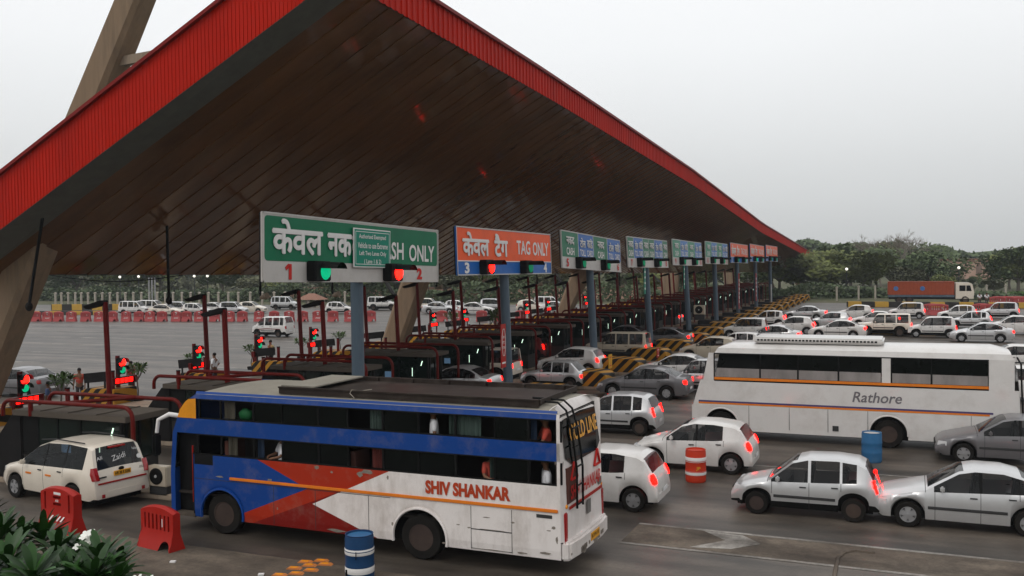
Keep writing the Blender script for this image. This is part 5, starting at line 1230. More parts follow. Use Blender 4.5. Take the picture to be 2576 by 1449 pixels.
mb = MB(); mb.add([(5.31, -1, 1.6), (5.31, 1, 1.6), (5.08, .95, 2.55), (5.08, -.95, 2.55)], [(0, 1, 2, 3)]); mb.build('windscreen', K['glass'], cb)
for x in (4.2, -2.6, -3.9):
    for s in (-1, 1): wheel(tr, x, s*1.0, .5, .3, s, steel=True, rimr=.55)
mb = MB(); mb.bx(-5.2, 4.9, -.6, .6, .55, .95); mb.build('chassis', K['black'], tr)

# ================================================================ BARRIERS, DRUMS, STUDS
def barrier(kind, label, group=None, m='barrier'):
    t = thing('plastic_barrier', label, 'barrier', (0, 0, 0), 0, group)
    P = [(-.58, 0), (-.3, 0), (-.3, .04), (-.02, .1), (.02, .05), (.2, .05)]
    ar = [(.2+.17*(1-math.cos(R(a))), .05+.17*math.sin(R(a))) for a in range(0, 181, 30)]
    def zt(u): return .92-.12*(abs(u)/.6)**2
    N_ = 20; slots = []
    if kind == 'slots': slots = [(x-.028, x+.028, .42, .76) for x in (-.42, -.28, -.14, 0, .14, .28, .42)]
    else: slots = [(-.45, -.39, .45, .82), (.39, .45, .45, .82), (-.14, .14, .56, .62), (-.14, .14, .7, .76)]
    mb = MB()
    xs = sorted({-.58, .58, .2, .54}-{.2}|{a for s_ in slots for a in s_[:2]}|set(np.linspace(-.58, .58, 15))|{p[0] for p in ar})
    base = lambda u: float(np.interp(u, [q[0] for q in ar], [q[1] for q in ar])) if .2 <= u <= .54 and kind == 'slots' else 0
    yw = lambda z: .1 if z > .36 else .1+.13*(1-z/.36)
    for a, b in zip(xs, xs[1:]):
        xm = (a+b)/2; cuts = sorted((s_[2], s_[3]) for s_ in slots if s_[0] < xm < s_[1])
        segs = []; z = None
        lo = 0; edges = [0]
        for c in cuts: segs.append((edges[-1], c[0])); edges.append(c[1])
        segs.append((edges[-1], 9))
        for z0, z1 in segs:
            for s in (-1, 1):
                zs = [q for q in (0, .18, .36, .6) if z0 < q < z1]
                rows = [z0]+zs+[z1]
                for r0, r1 in zip(rows, rows[1:]):
                    f = lambda u, r: max(base(u), r) if r == 0 else (zt(u) if r == 9 else max(r, base(u)))
                    mb.add([(a, s*yw(f(a, r0)), f(a, r0)), (b, s*yw(f(b, r0)), f(b, r0)), (b, s*yw(f(b, r1)), f(b, r1)), (a, s*yw(f(a, r1)), f(a, r1))], [(0, 1, 2, 3)])
        mb.add([(a, -.1, zt(a)), (b, -.1, zt(b)), (b, 0, zt(b)+.03), (a, 0, zt(a)+.03)], [(0, 1, 2, 3)]); mb.add([(a, .1, zt(a)), (b, .1, zt(b)), (b, 0, zt(b)+.03), (a, 0, zt(a)+.03)], [(0, 1, 2, 3)])
    for s in (-1, 1):
        e_ = s*.58; mb.add([(e_, -.23, 0), (e_, .23, 0), (e_, .1, .36), (e_, .1, zt(.58)), (e_, 0, zt(.58)+.03), (e_, -.1, zt(.58)), (e_, -.1, .36)], [(0, 1, 2, 3, 4, 5, 6)])
    for a, b, z0, z1 in slots:
        v = [(x, y, z) for y in (-.1, .1) for x, z in ((a, z0), (b, z0), (b, z1), (a, z1))]; mb.add(v, [(0, 1, 5, 4), (1, 2, 6, 5), (2, 3, 7, 6), (3, 0, 4, 7)])
    me = mb.mesh('shell', 0, 0); b = bmesh.new(); b.from_mesh(me); bmesh.ops.remove_doubles(b, verts=b.verts, dist=.001); bmesh.ops.recalc_face_normals(b, faces=b.faces); b.to_mesh(me); b.free(); me.shade_smooth(); me.set_sharp_from_angle(angle=R(30)); me.materials.append(K[m]); link('shell', me, t)
    L = MB()
    if kind == 'ace':
        for i in range(4): x = -.2+.13*i; L.add([(x, -.178, .27), (x+.05, -.178, .27), (x+.1, -.115, .36), (x+.05, -.115, .36)], [(0, 1, 2, 3)])
        L.bx(-.1, .14, -.108, -.1, .79, .84); L.text('ACE', (.0, -.104, .665), (1, 0, 0), (0, 0, 1), .11, .05, (0, -1, 0), .03)
    else: L.bx(.185, .21, -.104, -.1, .5, .68)
    L.build('sticker', K['letter'], t)
    return t
b1 = barrier('ace', 'red plastic barrier lettered ACE behind the leafy bushes'); p = G(143, 1342); b1.location = (p.x, p.y+.15, 0); b1.rotation_euler[2] = R(-8); b1.scale = (1.12, 1.12, 1.2)
b2_ = barrier('slots', 'red plastic barrier with upright slots between bushes and coach front'); p = G(397, 1380); b2_.location = (p.x, p.y+.1, 0); b2_.rotation_euler[2] = R(-10); b2_.scale = (1.0, 1, 1.05)
FB = [92, 120, 148, 180, 216, 250, 284, 318, 350, 378, 408, 444, 470, 502, 540, 578, 610, 652, 690, 728, 762, 800, 838, 880, 932, 1010, 1112, 1150, 1212, 1262, 1310]
pr = {k: barrier(k, 'x', 'red plastic barriers across the far road', 'barrierf') for k in ('ace', 'slots')}
for i, px in enumerate(FB):
    p = G(px, 808.5); k = ('slots', 'ace')[i % 2]
    lb = 'faded red %s barrier across the far road, number %s from the left' % ('slotted' if k == 'slots' else 'panelled', WD[i] if i < 25 else ['twenty-sixth', 'twenty-seventh', 'twenty-eighth', 'twenty-ninth', 'thirtieth', 'thirty-first'][i-25])
    lb = lb.replace('number ', '')
    if i < 2: o = pr[k]; o['label'] = lb
    else: o = dup(pr[k], None, 0, lb)
    o.location = p; o.rotation_euler[2] = R(13+random.uniform(-8, 8)); o.scale = (1.0, 1.2, 1.25)
RB = [2195+0*i for i in ()]+[2150, 2168, 2342, 2362, 2372, 2500, 2520, 2540, 2560]
for i, (px, py) in enumerate([(2345, 792), (2362, 793), (2470, 792), (2490, 793), (2510, 770), (2532, 770), (2555, 770), (2572, 771)]):
    o = dup(pr['slots'], G(px, py), R(-4), '%s faded red barrier from the left beside the far right verge' % ORD[i], 'red barriers along the far right verge'); o.scale = (1.6, 1.3, 1.3)
def drum(name, label, m, bands, rad=.3, h=.92, bm='letter', top=None):
    t = thing(name, label, 'drum', (0, 0, 0))
    mb = MB(); mb.lathe([(rad*.92, 0), (rad*.98, .03), (rad, .1), (rad, h*.3), (rad*1.03, h*.33), (rad, h*.36), (rad, h*.63), (rad*1.03, h*.66), (rad, h*.69), (rad*.99, h-.06), (rad*.95, h-.02), (rad*.98, h), (rad*.9, h), (rad*.88, h-.04), (0, h-.04)], 24); mb.build('barrel', K[m], t, smooth=40)
    for z0, z1 in bands: b = MB(); b.lathe([(rad+.003, z0), (rad+.006, z0+.005), (rad+.006, z1-.005), (rad+.003, z1)], 24); b.build('reflective_band', K[bm], t, smooth=40)
    if top: b = MB(); b.lathe([(rad*.86, h-.036), (0, h-.034)], 20); b.build('lid', K[top], t)
    return t
d = drum('steel_drum', 'dark blue drum with two white bands standing before the coach', 'drumblue', ((.17, .3), (.56, .68)), .3, .96, top='drumb2'); d.location = G(886, 1468); d.location.y += .3
b = MB(); b.bx(.1, .115, -.318, -.305, .5, .66); b.bx(-.17, -.13, -.28, -.27, .1, .26); b.build('dangling_tape', K['black'], d)
d = drum('steel_drum', 'red and white drum beside a white hatchback in the queue', 'drumred', ((.22, .33), (.6, .74)), .3, .95); d.location = G(1745, 1216); d.location.y += .3
b = MB(); b.text('JP', (.14, -.302, .43), (1, 0, 0), (0, 0, 1), .13, .12, (0, -1, 0)); b.build('lettering', K['yellow'], d)
d = drum('steel_drum', 'plain blue drum standing before the white coach', 'drumb2', (), .31, .95, top='signw'); d.location = G(2192, 1166); d.location.y += .3
st = thing('road_stud', 'x', 'road stud', (0, 0, 0), 0, 'orange road studs in the foreground')
mb = MB(); mb.prism([(-.17, 0), (.17, 0), (.12, .035), (-.12, .035)], -.07, .07, lambda u, v, d_: Vector((u, d_, v))); mb.build('body', mat('orange_stud_plastic', (.55, .2, .06), .5), st)
mb = MB(); mb.bx(-.08, .08, -.05, .05, .035, .042); mb.build('reflector', K['amber'], st)
for i, (px, py) in enumerate([(768, 1415), (808, 1412), (778, 1424), (818, 1421), (740, 1431), (782, 1436), (745, 1444), (703, 1448)]):
    p = G(px, py); lb = 'orange road stud left of the banded drum, %s in its cluster from the top' % ORD[i]
    if i == 0: st.location = p; st['label'] = lb; st.rotation_euler[2] = R(12)
    else: dup(st, p, R(12), lb)
for i, (px, py) in enumerate(((435, 1415), (657, 1447))):
    mb = MB(); mb.box((0, 0, .02), (.12, .09, .03), Matrix.Rotation(R(25), 3, 'Z')); q = mb.build('paper_scrap', K['letter']); q.location = G(px, py); tag(q, ('crumpled white scrap on the road right of the slotted barrier', 'white scrap on the road at the bottom edge left of the drum')[i], 'litter')

# ================================================================ PEOPLE
def skin(name, V, E, rad, m, parent, sub=1):
    me = bpy.data.meshes.new(name); me.from_pydata(V, E, []); o = bpy.data.objects.new(name, me); C.objects.link(o)
    md = o.modifiers.new('s', 'SKIN'); md.use_smooth_shade = True
    sv_ = me.skin_vertices[0].data
    for i, r in enumerate(rad): sv_[i].radius = r if isinstance(r, tuple) else (r, r)
    sv_[0].use_root = True
    o.modifiers.new('d', 'SUBSURF').levels = sub
    dg = bpy.context.evaluated_depsgraph_get(); m2 = bpy.data.meshes.new_from_object(o.evaluated_get(dg)); bpy.data.objects.remove(o)
    m2.materials.append(m); m2.shade_smooth(); return link(name, m2, parent)
def person(label, loc, rz, shirt, arms='down', seated=False, h=1.7, legm='trouser'):
    t = thing('person', label, 'person', loc, rz); k = h/1.7
    sh, el, wr_ = (.2, 0, 1.4), (.25, .0, 1.12), (.26, -.06, .88)
    if arms == 'back': el, wr_ = (.27, .1, 1.14), (.08, .16, 1.0)
    if arms == 'hip': el, wr_ = (.36, .06, 1.16), (.19, -.06, 1.0)
    if arms == 'fwd': el, wr_ = (.25, -.12, 1.15), (.18, -.34, 1.12)
    V = [(0, 0, .95), (0, 0, 1.15), (0, 0, 1.38), (0, -.01, 1.5), (0, -.02, 1.58), (0, -.02, 1.67)]
    E = [(0, 1), (1, 2), (2, 3), (3, 4), (4, 5)]; rd = [(.15, .1), (.15, .1), (.16, .1), .055, .085, .07]
    for s in (-1, 1):
        i = len(V); hd = Vector(wr_)+Vector((0, -.02, -.09)) if arms in ('down',) else Vector(wr_)+Vector((-.08, -.03, -.02))
        V += [(s*sh[0], sh[1], sh[2]), (s*el[0], el[1], el[2]), (s*wr_[0], wr_[1], wr_[2]), (s*hd.x, hd.y, hd.z)]; E += [(2, i), (i, i+1), (i+1, i+2), (i+2, i+3)]; rd += [.06, .042, .03, (.035, .02)]
        for f in range(4):
            q = hd+Vector((-.02+.013*f, -.01, -.07+.006*abs(f-1.5))); V.append((s*q.x, q.y, q.z)); E.append((i+3, len(V)-1)); rd.append(.009)
        q = hd+Vector((-.04, -.03, -.02)); V.append((s*q.x, q.y, q.z)); E.append((i+3, len(V)-1)); rd.append(.01)
    if not seated:
        for s in (-1, 1):
            i = len(V); V += [(s*.09, 0, .88), (s*.1, -.01, .5), (s*.11, .02, .09), (s*.12, -.14, .04)]; E += [(0, i), (i, i+1), (i+1, i+2), (i+2, i+3)]; rd += [.085, .06, .04, (.04, .03)]
    sc = lambda L: [tuple(c*k for c in p) for p in L]
    skin('body', sc(V), E, rd, K['skin'], t)
    V2 = [(0, 0, .9), (0, 0, 1.15), (0, 0, 1.36), (0, 0, 1.45)]; E2 = [(0, 1), (1, 2), (2, 3)]; r2 = [(.18, .12), (.18, .12), (.2, .125), .075]
    for s in (-1, 1):
        i = len(V2); m_ = [(Vector(sh)+(Vector(el)-Vector(sh))*q) for q in (0, .9)]; V2 += [(s*p.x, p.y, p.z) for p in m_]; E2 += [(2, i), (i, i+1)]; r2 += [.075, .06]
    skin('shirt', sc(V2), E2, r2, K[shirt], t)
    if not seated:
        V3 = [(0, 0, .93)]; E3 = []; r3 = [(.155, .11)]
        for s in (-1, 1): i = len(V3); V3 += [(s*.09, 0, .84), (s*.1, -.01, .5), (s*.11, .02, .1)]; E3 += [(0, i), (i, i+1), (i+1, i+2)]; r3 += [.095, .072, .06]
        skin('trousers', sc(V3), E3, r3, K[legm], t)
        sh_ = MB()
        for s in (-1, 1): sh_.blob((s*.12*k, -.06*k, .04), (.05, .13, .045))
        sh_.build('shoes', K['black'], t, smooth=60)
    hr = MB(); hr.blob((0, .0, 1.665*k), (.088*k, .1*k, .085*k), 12, 8); hr.build('hair', K['hair'], t, smooth=60)
    fc = MB(); fc.blob((0, -.105*k, 1.6*k), (.014, .02, .025), 6, 4)
    for s in (-1, 1): fc.blob((s*.085*k, -.015, 1.6*k), (.012, .02, .03), 6, 4)
    fc.build('nose_and_ears', K['skin'], t, smooth=60)
    ey = MB()
    for s in (-1, 1): ey.blob((s*.03*k, -.093*k, 1.625*k), (.012, .008, .007), 6, 4)
    ey.build('eyes', K['black'], t); mo = MB(); mo.blob((0, -.094*k, 1.56*k), (.025, .01, .007), 8, 4); mo.build('mouth', mat('lip', (.15, .05, .04), .5), t)
    return t
def feet(px, py, Y): p = AY(px, py, Y); return Vector((p.x, Y, .16))
person('man in white shirt and dark trousers standing by the third lane signal', feet(541, 960, 39.9), R(-80), 'shirtw', 'hip', h=1.75)
person('man in pale yellow vest standing beyond the fourth lane signal', Vector((AY(681, 880, 47.4).x, 47.4, .16)), R(-15), 'vest', 'back', h=1.75)
person('man in reddish shirt standing beyond the small tree on the exit road', Vector((AY(200, 960, 33.8).x, 33.8, 0)), R(30), 'shirtr', 'down')
person('man in grey blue shirt beside the nearest lane signal', Vector((AY(122, 975, 29.5).x, 29.5, .0)), R(-60), 'shirtb', 'down')
person('man in reddish shirt half hidden by the lamp post of the second signal', Vector((AY(398-10, 930, 37).x-1.5, 37, .0)), R(-90), 'shirtr', 'down')
for px, nm in ((2464, 'left'), (2482, 'right')): p = G(px, 771); person('person in white shirt on the far verge, %s of the pair beside the lorry' % nm, p, R(10), 'shirtw', 'fwd')
BM = Matrix.Translation((BX, BY+1.31, 0)) @ Matrix.Rotation(BROT, 4, 'Z') @ Matrix.Diagonal((1.025, 1, 1, 1))
def rider(x, z, lb, sh, arms, rz=-60, y=-.95): p = BM @ Vector((x, y, z)); person(lb, p, R(rz), sh, arms, True, 1.55)
rider(UB[7]+.2, 1.78, 'passenger in white shirt at an upper window of the coach', 'shirtw', 'down')
rider(UB[10]+.25, 1.74, 'passenger in red shirt at the rearmost upper window of the coach', 'shirtr', 'fwd')
rider(LB[3]-.25, .95, 'passenger in white shirt leaning at a lower window near the coach front', 'shirtw', 'fwd', -40)
rider(LB[9]-.2, .92, 'passenger in red shirt at a lower window near the coach rear', 'shirtr', 'fwd', 40)
rider(LB[10]+.25, .85, 'passenger in pale shirt at the rearmost lower window of the coach', 'shirtw', 'down')

# ================================================================ PLANTS
def leaf(mb, base, d, up, L, W_):
    d = d.normalized(); s = d.cross(up)
    s = s.normalized() if s.length > .01 else Vector((1, 0, 0)); nrm = s.cross(d).normalized()
    o = len(mb.v); prof = ((0, .12), (.25, .55), (.5, .9), (.72, 1), (.9, .72), (1, .08))
    for t_, w_ in prof:
        c = base+d*(L*t_)-nrm*(L*.22*t_*t_); h_ = W_*.5*w_
        for q, f in ((-1, .14), (0, 0), (1, .14)): mb.v.append(tuple(c+s*(q*h_)+nrm*(f*h_*1.6)))
    for i in range(len(prof)-1):
        for k in range(2): a = o+i*3+k; mb.f.append((a, a+1, a+4, a+3))
def rosette(mb, p, ax, n, L, W_, spread=(20, 95)):
    ax = ax.normalized(); u = ax.orthogonal().normalized(); v = ax.cross(u)
    for i in range(n):
        a = i*2.399+random.uniform(-.25, .25); q = i/n; el = R(spread[0]+(spread[1]-spread[0])*q+random.uniform(-9, 9))
        d = ax*math.cos(el)+(u*math.cos(a)+v*math.sin(a))*math.sin(el)
        leaf(mb, p+ax*(.06-.12*q), d, ax, L*random.uniform(.75, 1.1), W_*random.uniform(.85, 1.1))
def plumeria(label, tips, base, L=.46, flowers=()):
    t = thing('plumeria_bush', label, 'bush', base); o = -Vector(base)
    lf, br = MB(), MB(); hub = Vector((0, 0, 1.2))
    for p in tips:
        p = Vector(p)+o; ax = (p-hub).normalized()*.6+Vector((0, 0, .8))
        mid = hub.lerp(p, .5)+Vector((random.uniform(-.1, .1), random.uniform(-.1, .1), -.15)); br.tube([hub, mid, p-ax*.05, p], [.05, .04, .03, .02], 7)
        rosette(lf, p, ax, 34, L*.9, L*.23)
    br.tube([(0, 0, 0), (.02, .03, .6), hub], [.1, .08, .06], 9)
    br.build('branches', K['bark'], t, smooth=50); lf.build('foliage', K['leaf'], t, smooth=60, fix=False)
    for f in flowers:
        f = Vector(f)+o; fm = MB()
        for j in range(5):
            c = f+Vector((random.uniform(-.07, .07), random.uniform(-.07, .07), random.uniform(-.08, .08)))
            for i in range(5):
                a = i*1.2566; d = Vector((math.cos(a), math.sin(a)*.7-.5, .5+.3*math.sin(a))).normalized(); leaf(fm, c, d, Vector((0, -.6, .8)), .085, .05)
        fm.build('flower', K['flower'], t, smooth=60)
    return t
pt = lambda x, y, Y: AY(x-8, y+32, Y)
plumeria('leafy plumeria bush filling the bottom left corner', [pt(12, 1325, 9.2), pt(30, 1400, 8.6), pt(-40, 1290, 9.6), pt(90, 1432, 8.4), pt(-15, 1440, 8.5), pt(55, 1345, 9.5)], (AY(20, 1500, 9).x, 9.0, 0), .5)
plumeria('leafy plumeria bush with white flower in front of the ACE barrier', [pt(155, 1372, 9.3), pt(118, 1335, 9.8), pt(210, 1378, 9.5), pt(185, 1440, 8.8), pt(140, 1440, 8.7)], (AY(160, 1500, 9.2).x, 9.2, 0), .48, [pt(222, 1325, 9.3), pt(222, 1360, 9.3)])
plumeria('leafy plumeria bush at the right of the foreground group', [pt(262, 1392, 9.1), pt(300, 1408, 9.4), pt(245, 1436, 8.8), pt(300, 1450, 9.), pt(215, 1408, 9.2)], (AY(265, 1520, 9.1).x, 9.1, 0), .48, [pt(372, 1436, 8.9)])
def smalltree(label, loc, h=1.9, n=7):
    t = thing('small_tree', label, 'tree', loc, 0, 'small plumeria trees on the islands'); lf, br = MB(), MB()
    hub = Vector((random.uniform(-.05, .05), .02, h*.55)); br.tube([(0, 0, 0), (.04, 0, h*.3), hub], [.045, .035, .03], 7)
    for i in range(n):
        a = i*2.4; r = .15+.38*(i/n); p = hub+Vector((r*math.cos(a), r*math.sin(a), h*.35-.18*(i/n)+random.uniform(-.05, .05)))
        br.tube([hub, hub.lerp(p, .5)+Vector((0, 0, -.04)), p], [.025, .018, .012], 6); rosette(lf, p, (p-hub)*.8+Vector((0, 0, .3)), 18, .3, .09, (10, 115))
    br.build('trunk', K['bark'], t, smooth=50); lf.build('crown', K['leaf2'], t, smooth=60, fix=False)
    pb = MB(); pb.lathe([(.2, -.0), (.26, .02), (.28, .25), (.24, .25), (.2, .2), (0, .2)], 14); pb.build('planter', K['blackm'], t); return t
ST = [(150, 965, 29.5), (345, 938, 34.9), (495, 905, 41.2), (633, 885, 47.4), (757, 867, 53.5), (855, 850, 58), (1002, 840, 66), (1248, 800, 60), (1138, 800, 70)]
prot = [smalltree('x', (0, 0, 0)) for _ in range(2)]
for i, (px, py, Y) in enumerate(ST):
    p = AY(px, py, Y); lb = 'small plumeria tree at the island ends, %s from the left' % ORD[i]
    lb = ('slim small tree with forked trunk, standing left of the nearest booth rails' if i == 0 else lb)
    o = prot[i] if i < 2 else dup(prot[i % 2], None, i*1.3)
    o['label'] = lb; o.location = (p.x, Y, .12); s_ = 1.12 if i == 0 else 1; o.scale = (s_, s_, max(.75, (p.z+.15)/1.75))

# ---- trees beyond the plaza
def crown_mesh(seed, rx, rz, n, size, flat=.5):
    rnd = random.Random(seed); mb = MB(); B = []
    for i in range(13):
        a = rnd.uniform(0, 6.28); r = rx*math.sqrt(rnd.random())*.8; B.append((Vector((r*math.cos(a), r*math.sin(a), rnd.uniform(-.55, .6)*rz*(1-(r/rx)**2*.6))), rx*rnd.uniform(.24, .42)))
    for _ in range(n):
        c, r = rnd.choice(B); d = Vector((rnd.gauss(0, 1), rnd.gauss(0, 1), rnd.gauss(0, 1))).normalized()*r*rnd.uniform(.55, 1.05); p = c+Vector((d.x, d.y, d.z*.75))
        u = Vector((rnd.gauss(0, 1), rnd.gauss(0, 1), rnd.gauss(0, .6))).normalized(); v = u.orthogonal().normalized(); s_ = size*rnd.uniform(.5, 1.2)
        mb.add([p-u*s_, p+v*s_*.5, p+u*s_, p-v*s_*.5], [(0, 1, 2, 3)])
    return mb
def trunk_mesh(seed, h, r):
    rnd = random.Random(seed); mb = MB(); mb.tube([(0, 0, -.2), (rnd.uniform(-.1, .1), 0, h*.5), (0, .05, h)], [r, r*.75, r*.6], 7)
    for i in range(6): a = i*1.05; mb.tube([(0, 0, h*.85), (math.cos(a)*h*.35, math.sin(a)*h*.35, h*1.2), (math.cos(a)*h*.65, math.sin(a)*h*.65, h*1.5)], [r*.5, r*.3, r*.12], 5)
    return mb
TP = []
for i, (rx, rz, h, m) in enumerate([(4.2, 2.6, 3.6, 0), (3.6, 3.2, 4.0, 1), (4.8, 2.9, 3.4, 1), (3.2, 2.4, 3.0, 2), (4.0, 3.4, 4.4, 0)]):
    t = thing('broad_tree', 'x', 'tree', (0, 0, -60), 0, 'trees beyond the toll plaza')
    trunk_mesh(i, h*.62, .24).build('trunk', K['bark'], t); c = crown_mesh(i+20, rx, rz, 2600, .33); c.build('crown', K['crown'][m], t, fix=False, loc=(0, 0, h*.62+rz*.6)); TP.append((t, h*.62+rz*1.4))
TR = [(2055, 740, 8.2, 3), (2090, 742, 9.4, 0), (2130, 738, 7.4, 2), (2172, 742, 8.8, 0), (2205, 738, 9.6, 1), (2240, 735, 8.2, 4), (2275, 740, 6.5, 3), (2338, 738, 8.6, 2), (2305, 728, 7.5, 1), (2400, 738, 3.8, 3), (2450, 738, 3.6, 1), (2500, 742, 3.4, 3), (2380, 742, 4.2, 0), (2562, 740, 9.2, 1), (2560, 738, 9.6, 4), (2600, 738, 9.4, 0), (2540, 728, 8.0, 2), (2375, 724, 5.4, 1), (2015, 738, 7.4, 1), (2075, 728, 10.2, 1), (2140, 722, 11, 2), (2190, 718, 11.8, 4), (2245, 716, 11.8, 1), (2290, 716, 11, 2)]
TRL = [(905, 757, 11.5, 2), (935, 755, 9, 0), (965, 757, 10, 4), (1000, 757, 6, 3), (325, 752, 12, 0), (405, 750, 11, 4), (195, 752, 10, 2), (560, 752, 10, 1), (1120, 755, 7, 3), (1180, 752, 7.5, 1), (1230, 752, 8, 4), (1350, 748, 8, 2), (1395, 750, 7, 3), (1580, 745, 8, 1), (1640, 745, 7, 0), (1745, 742, 8, 2), (1780, 742, 7.5, 4), (1880, 740, 8, 1), (1960, 740, 9, 0), (640, 752, 6, 3), (700, 752, 5.5, 0), (850, 752, 6, 2)]
kn = ['olive domed', 'dark green tall', 'wide dark', 'small greyish', 'tall olive']
cnt = {}
ALL = sorted([(x, y, h, k, 'right of the canopy tip') for x, y, h, k in TR]+[(x, y, h, k, 'seen below the canopy') for x, y, h, k in TRL])
for x, y, h, k, wh in ALL:
    h *= .8; p = G(x, y); key = (k, wh); cnt[key] = cnt.get(key, 0)+1
    lb = '%s tree %s, %s such from the left' % (kn[k], wh, ORD[cnt[key]-1])
    t, hh = TP[k]
    o = t if t.location.z < -50 else dup(t)
    o['label'] = lb; o.location = (p.x, p.y, -.1); s_ = h/hh; o.scale = (s_*1.12, s_*1.12, s_); o.rotation_euler[2] = random.uniform(0, 6)
# bare tree
bt2 = thing('bare_tree', 'leafless branching tree rising above the green trees at right', 'tree', G(2262, 728)); bm_ = MB()
def grow(p, d, L_, r, n):
    q = p+d*L_; bm_.tube([p, p.lerp(q, .5)+Vector((random.uniform(-.1, .1), random.uniform(-.1, .1), 0))*L_, q], [r, r*.85, r*.65], 5, False)
    if n:
        for _ in range(3 if n > 2 else 4): grow(q, (d+Vector((random.gauss(0, .55), random.gauss(0, .45), random.gauss(.05, .35)))).normalized(), L_*random.uniform(.6, .82), r*.6, n-1)
for a in range(3): grow(Vector((a*2.6-3, 0, 0)), Vector((random.uniform(-.2, .2), 0, 1)).normalized(), 3.9-.4*abs(a-1), .2, 5)
bm_.build('limbs', mat('pale_bare_bark', (.2, .17, .14), .9), bt2)
# far woods and hedges that read as one mass
def mass(name, label, pts, n, size, m, hj):
    mb = MB(); rnd = random.Random(name)
    seg = [(Vector(a), Vector(b)) for a, b in zip(pts, pts[1:])]
    Ls = [(b-a).length for a, b in seg]
    for _ in range(n):
        s_ = rnd.choices(range(len(seg)), Ls)[0]; a, b = seg[s_]; t_ = rnd.random(); p = a.lerp(b, t_)
        hh = p.z*(.72+.28*math.sin(p.x*hj)*math.sin(p.x*hj*2.3+1)+.12*math.sin(p.x*hj*7)); z = hh*(1-rnd.random()**1.6*.98)
        dp = rnd.gauss(0, 1)*abs(p.z)*.35
        q = Vector((p.x+rnd.uniform(-1, 1), p.y+dp, z)); u = Vector((rnd.gauss(0, 1), rnd.gauss(0, 1), rnd.gauss(0, .7))).normalized(); v = u.orthogonal().normalized(); s2 = size*rnd.uniform(.5, 1.3)
        mb.add([q-u*s2, q+v*s2*.6, q+u*s2, q-v*s2*.6], [(0, 1, 2, 3)])
    o = mb.build(name, m, fix=False); o['kind'] = 'stuff'; return tag(o, label, 'wood' if 'wood' in name else 'hedge', kind='stuff')
mass('far_wood', 'blue grey far wood along the whole horizon', [(-560, 330, 22), (-250, 330, 21), (-60, 340, 13), (20, 330, 9), (120, 330, 9.5), (200, 330, 12), (360, 300, 12)], 70000, 1.1, K['crown'][1], .045)
mass('near_wood', 'dark wood behind the exit road fence', [(-300, 175, 9), (-150, 190, 10), (-40, 205, 9)], 26000, .6, K['crown'][2], .07)
mass('scrub_hedge', 'low green scrub along the far edge of the road', [(-220, 128, 2.2), (-95, 134, 2.8), (-55, 137, 3.4), (-20, 152, 3), (-6, 158, 1.6), (25, 146, 1.4), (60, 140, 1.6)], 30000, .3, K['hedge'], .11)
mass('verge_grass', 'green grassy bank below the trees at the right', [(-16, 160, .8), (10, 158, 1.0), (45, 150, .8)], 14000, .3, mat('grass_blade', (.06, .11, .03), .9, isl=.3), .2)

# ================================================================ FAR EDGE OF THE ROAD
fp = thing('fence_post', 'x', 'post', (0, 0, 0), 0, 'pale posts along the far road edge')
mb = MB(); mb.bx(-.13, .13, -.13, .13, 0, 1.9); mb.build('shaft', K['fencepost'], fp, bevel=.03); mb = MB(); mb.prism([(-.18, 1.9), (.18, 1.9), (.18, 1.98), (0, 2.1), (-.18, 1.98)], -.18, .18, lambda u, v, d: Vector((u, d, v))); mb.build('cap', K['fencepost'], fp)
FPX = [(x, 768) for x in (140, 155, 172, 190, 205, 222, 240, 258, 277, 296, 316, 336, 356, 376, 396, 416, 436, 458, 480, 502, 525, 550, 575, 600, 630, 660, 690, 718, 868, 1010)]+[(2105, 757), (2160, 755), (2202, 753), (2262, 752), (2440, 752), (2482, 752), (2530, 752)]
num = WD+['twenty-sixth', 'twenty-seventh', 'twenty-eighth', 'twenty-ninth', 'thirtieth']
for i, (x, y) in enumerate(FPX):
    p = G(x, y); lb = 'pale concrete post at the far road edge left of the pylons, %s from the left' % num[i] if i < 30 else 'pale concrete post on the verge right of the canopy tip, %s from the left' % ORD[i-30]
    if i == 0: fp.location = p; fp['label'] = lb
    else: dup(fp, p, 0, lb)
def kerb_row(name, label, a, b, h, wd):
    a, b = Vector(a), Vector(b); d = (b-a); mb = MB(); L_ = d.length; mb.bx(0, L_, -wd/2, wd/2, 0, h); o = mb.build(name, K['kerbpaint'], bevel=.05); o.location = a; o.rotation_euler[2] = math.atan2(d.y, d.x); return tag(o, label, 'kerb')
kerb_row('painted_kerb', 'yellow and black painted kerb wall along the far right edge of the road', G(2130, 772), G(2590, 776), .7, .4)
kerb_row('painted_kerb', 'yellow and black painted kerb wall at the far left behind the barriers', G(20, 792), G(290, 792), .5, .4)
kerb_row('painted_kerb', 'short yellow and black kerb between the rows of cars behind the coach', G(2090, 838), G(2440, 846), .5, .35)
kerb_row('painted_kerb', 'pale yellow palisade kerb below the fence at the far left', G(130, 781), G(430, 780), .9, .3)
lt = thing('street_lamp', 'x', 'street lamp', (0, 0, 0), 0, 'garden lamps among the far trees')
mb = MB(); mb.tube([(0, 0, 0), (0, 0, 4.2)], .07, 7); mb.build('post', K['dark'], lt); mb = MB(); mb.blob((0, 0, 4.4), .22, 10, 7); mb.build('globe', K['lampw'], lt, smooth=60)
for i, (x, y) in enumerate([(303, 762), (350, 760), (490, 760), (523, 760), (668, 758), (735, 758), (848, 757), (1078, 756), (1165, 755), (1206, 755), (2130, 748), (2412, 745)]):
    p = G(x, y); lb = 'garden lamp with white globe %s, %s from the left' % ('below the canopy' if i < 10 else 'right of the canopy tip', ORD[i if i < 10 else i-10])
    if i == 0: lt.location = p; lt['label'] = lb
    else: dup(lt, p, 0, lb)
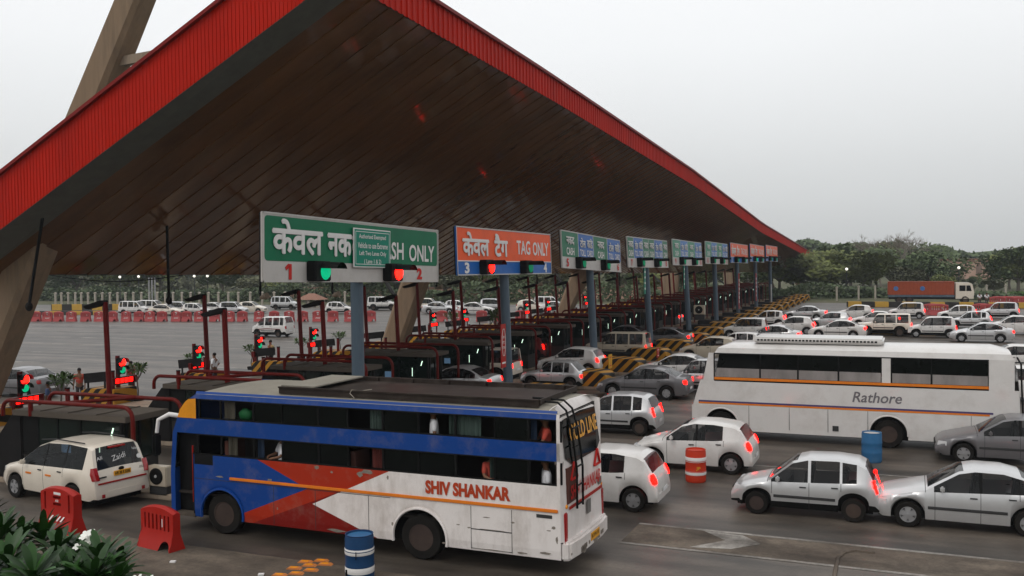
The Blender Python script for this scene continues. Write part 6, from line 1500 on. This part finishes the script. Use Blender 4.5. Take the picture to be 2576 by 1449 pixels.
# buildings far behind
pv = thing('garden_pavilion', 'small pavilion with a red tiled hipped roof behind the scrub', 'pavilion', G(785, 772)); pv.scale = (.42, .42, .45)
mb = MB(); mb.add([(-5, -3, 2.4), (5, -3, 2.4), (5, 3, 2.4), (-5, 3, 2.4), (-1.2, 0, 4.4), (1.2, 0, 4.4)], [(0, 1, 5, 4), (1, 2, 5), (2, 3, 4, 5), (3, 0, 4), (0, 3, 2, 1)]); mb.build('roof', K['tile'], pv)
for x in (-3.6, 0, 3.6):
    for y in (-2, 2): mb = MB(); mb.bx(x-.3, x+.3, y-.3, y+.3, -.5, 2.4); mb.build('pillar', K['fencepost'], pv)
rb = thing('ruined_building', 'weathered pink walled building among the trees at the far right', 'building', G(2432, 702))
k = (Vector(rb.location)).length/180; mb = MB(); mb.bx(-14*k/1.3, 12*k/1.3, 0, 8, -1, 4.7); wl_ = mb.build('wall', K['pinkwall'], rb)
mb = MB(); mb.bx(-14.4*k/1.3, 12.4*k/1.3, -.3, 8.3, 4.7, 5.2); mb.build('parapet', K['tile'], rb)
for i in range(7):
    x = (-12+3.6*i)*k/1.3; mb = MB(); mb.prism([(x-.7, 1.2), (x+.7, 1.2), (x+.7, 3.4), (x, 4.0), (x-.7, 3.4)], -.06, -.0, lambda u, v, d: Vector((u, d, v))); mb.build('window', mat('dark_window_niche', (.2, .14, .11), .9), rb)
wl = thing('garden_wall', 'low pinkish wall among the bushes beyond the exit road', 'wall', G(1150, 750)); mb = MB(); mb.bx(-40, 50, -.3, .3, 0, 1.7); mb.build('wall', K['pinkwall'], wl); mb = MB(); mb.bx(-40.1, 50.1, -.4, .4, 1.7, 1.85); mb.build('coping', K['tile'], wl)
dm = thing('tall_grey_mast', 'cluster of three thin pale masts beyond the far barriers at left', 'mast', G(383, 779))
for i in range(3): mb = MB(); mb.tube([(i*.55-.5, 0, 0), (i*.55-.5, 0, 4.6)], .09, 6); mb.build('tube', K['steel'], dm)

# ================================================================ HAZE
hz = MB(); hz.bx(-900, 900, -30, 620, -1.2, 60); h = hz.build('haze', bpy.data.materials.new('haze'))
hm = h.data.materials[0]; hm.use_nodes = True; n = hm.node_tree.nodes; n.remove(n['Principled BSDF']); pvn = n.new('ShaderNodeVolumePrincipled')
pvn.inputs['Color'].default_value = (.86, .93, 1, 1); pvn.inputs['Density'].default_value = .0003; pvn.inputs['Anisotropy'].default_value = .2
hm.node_tree.links.new(pvn.outputs[0], n['Material Output'].inputs['Volume']); h['kind'] = 'stuff'; tag(h, 'pale dusty evening haze over the whole plaza', 'haze', kind='stuff')
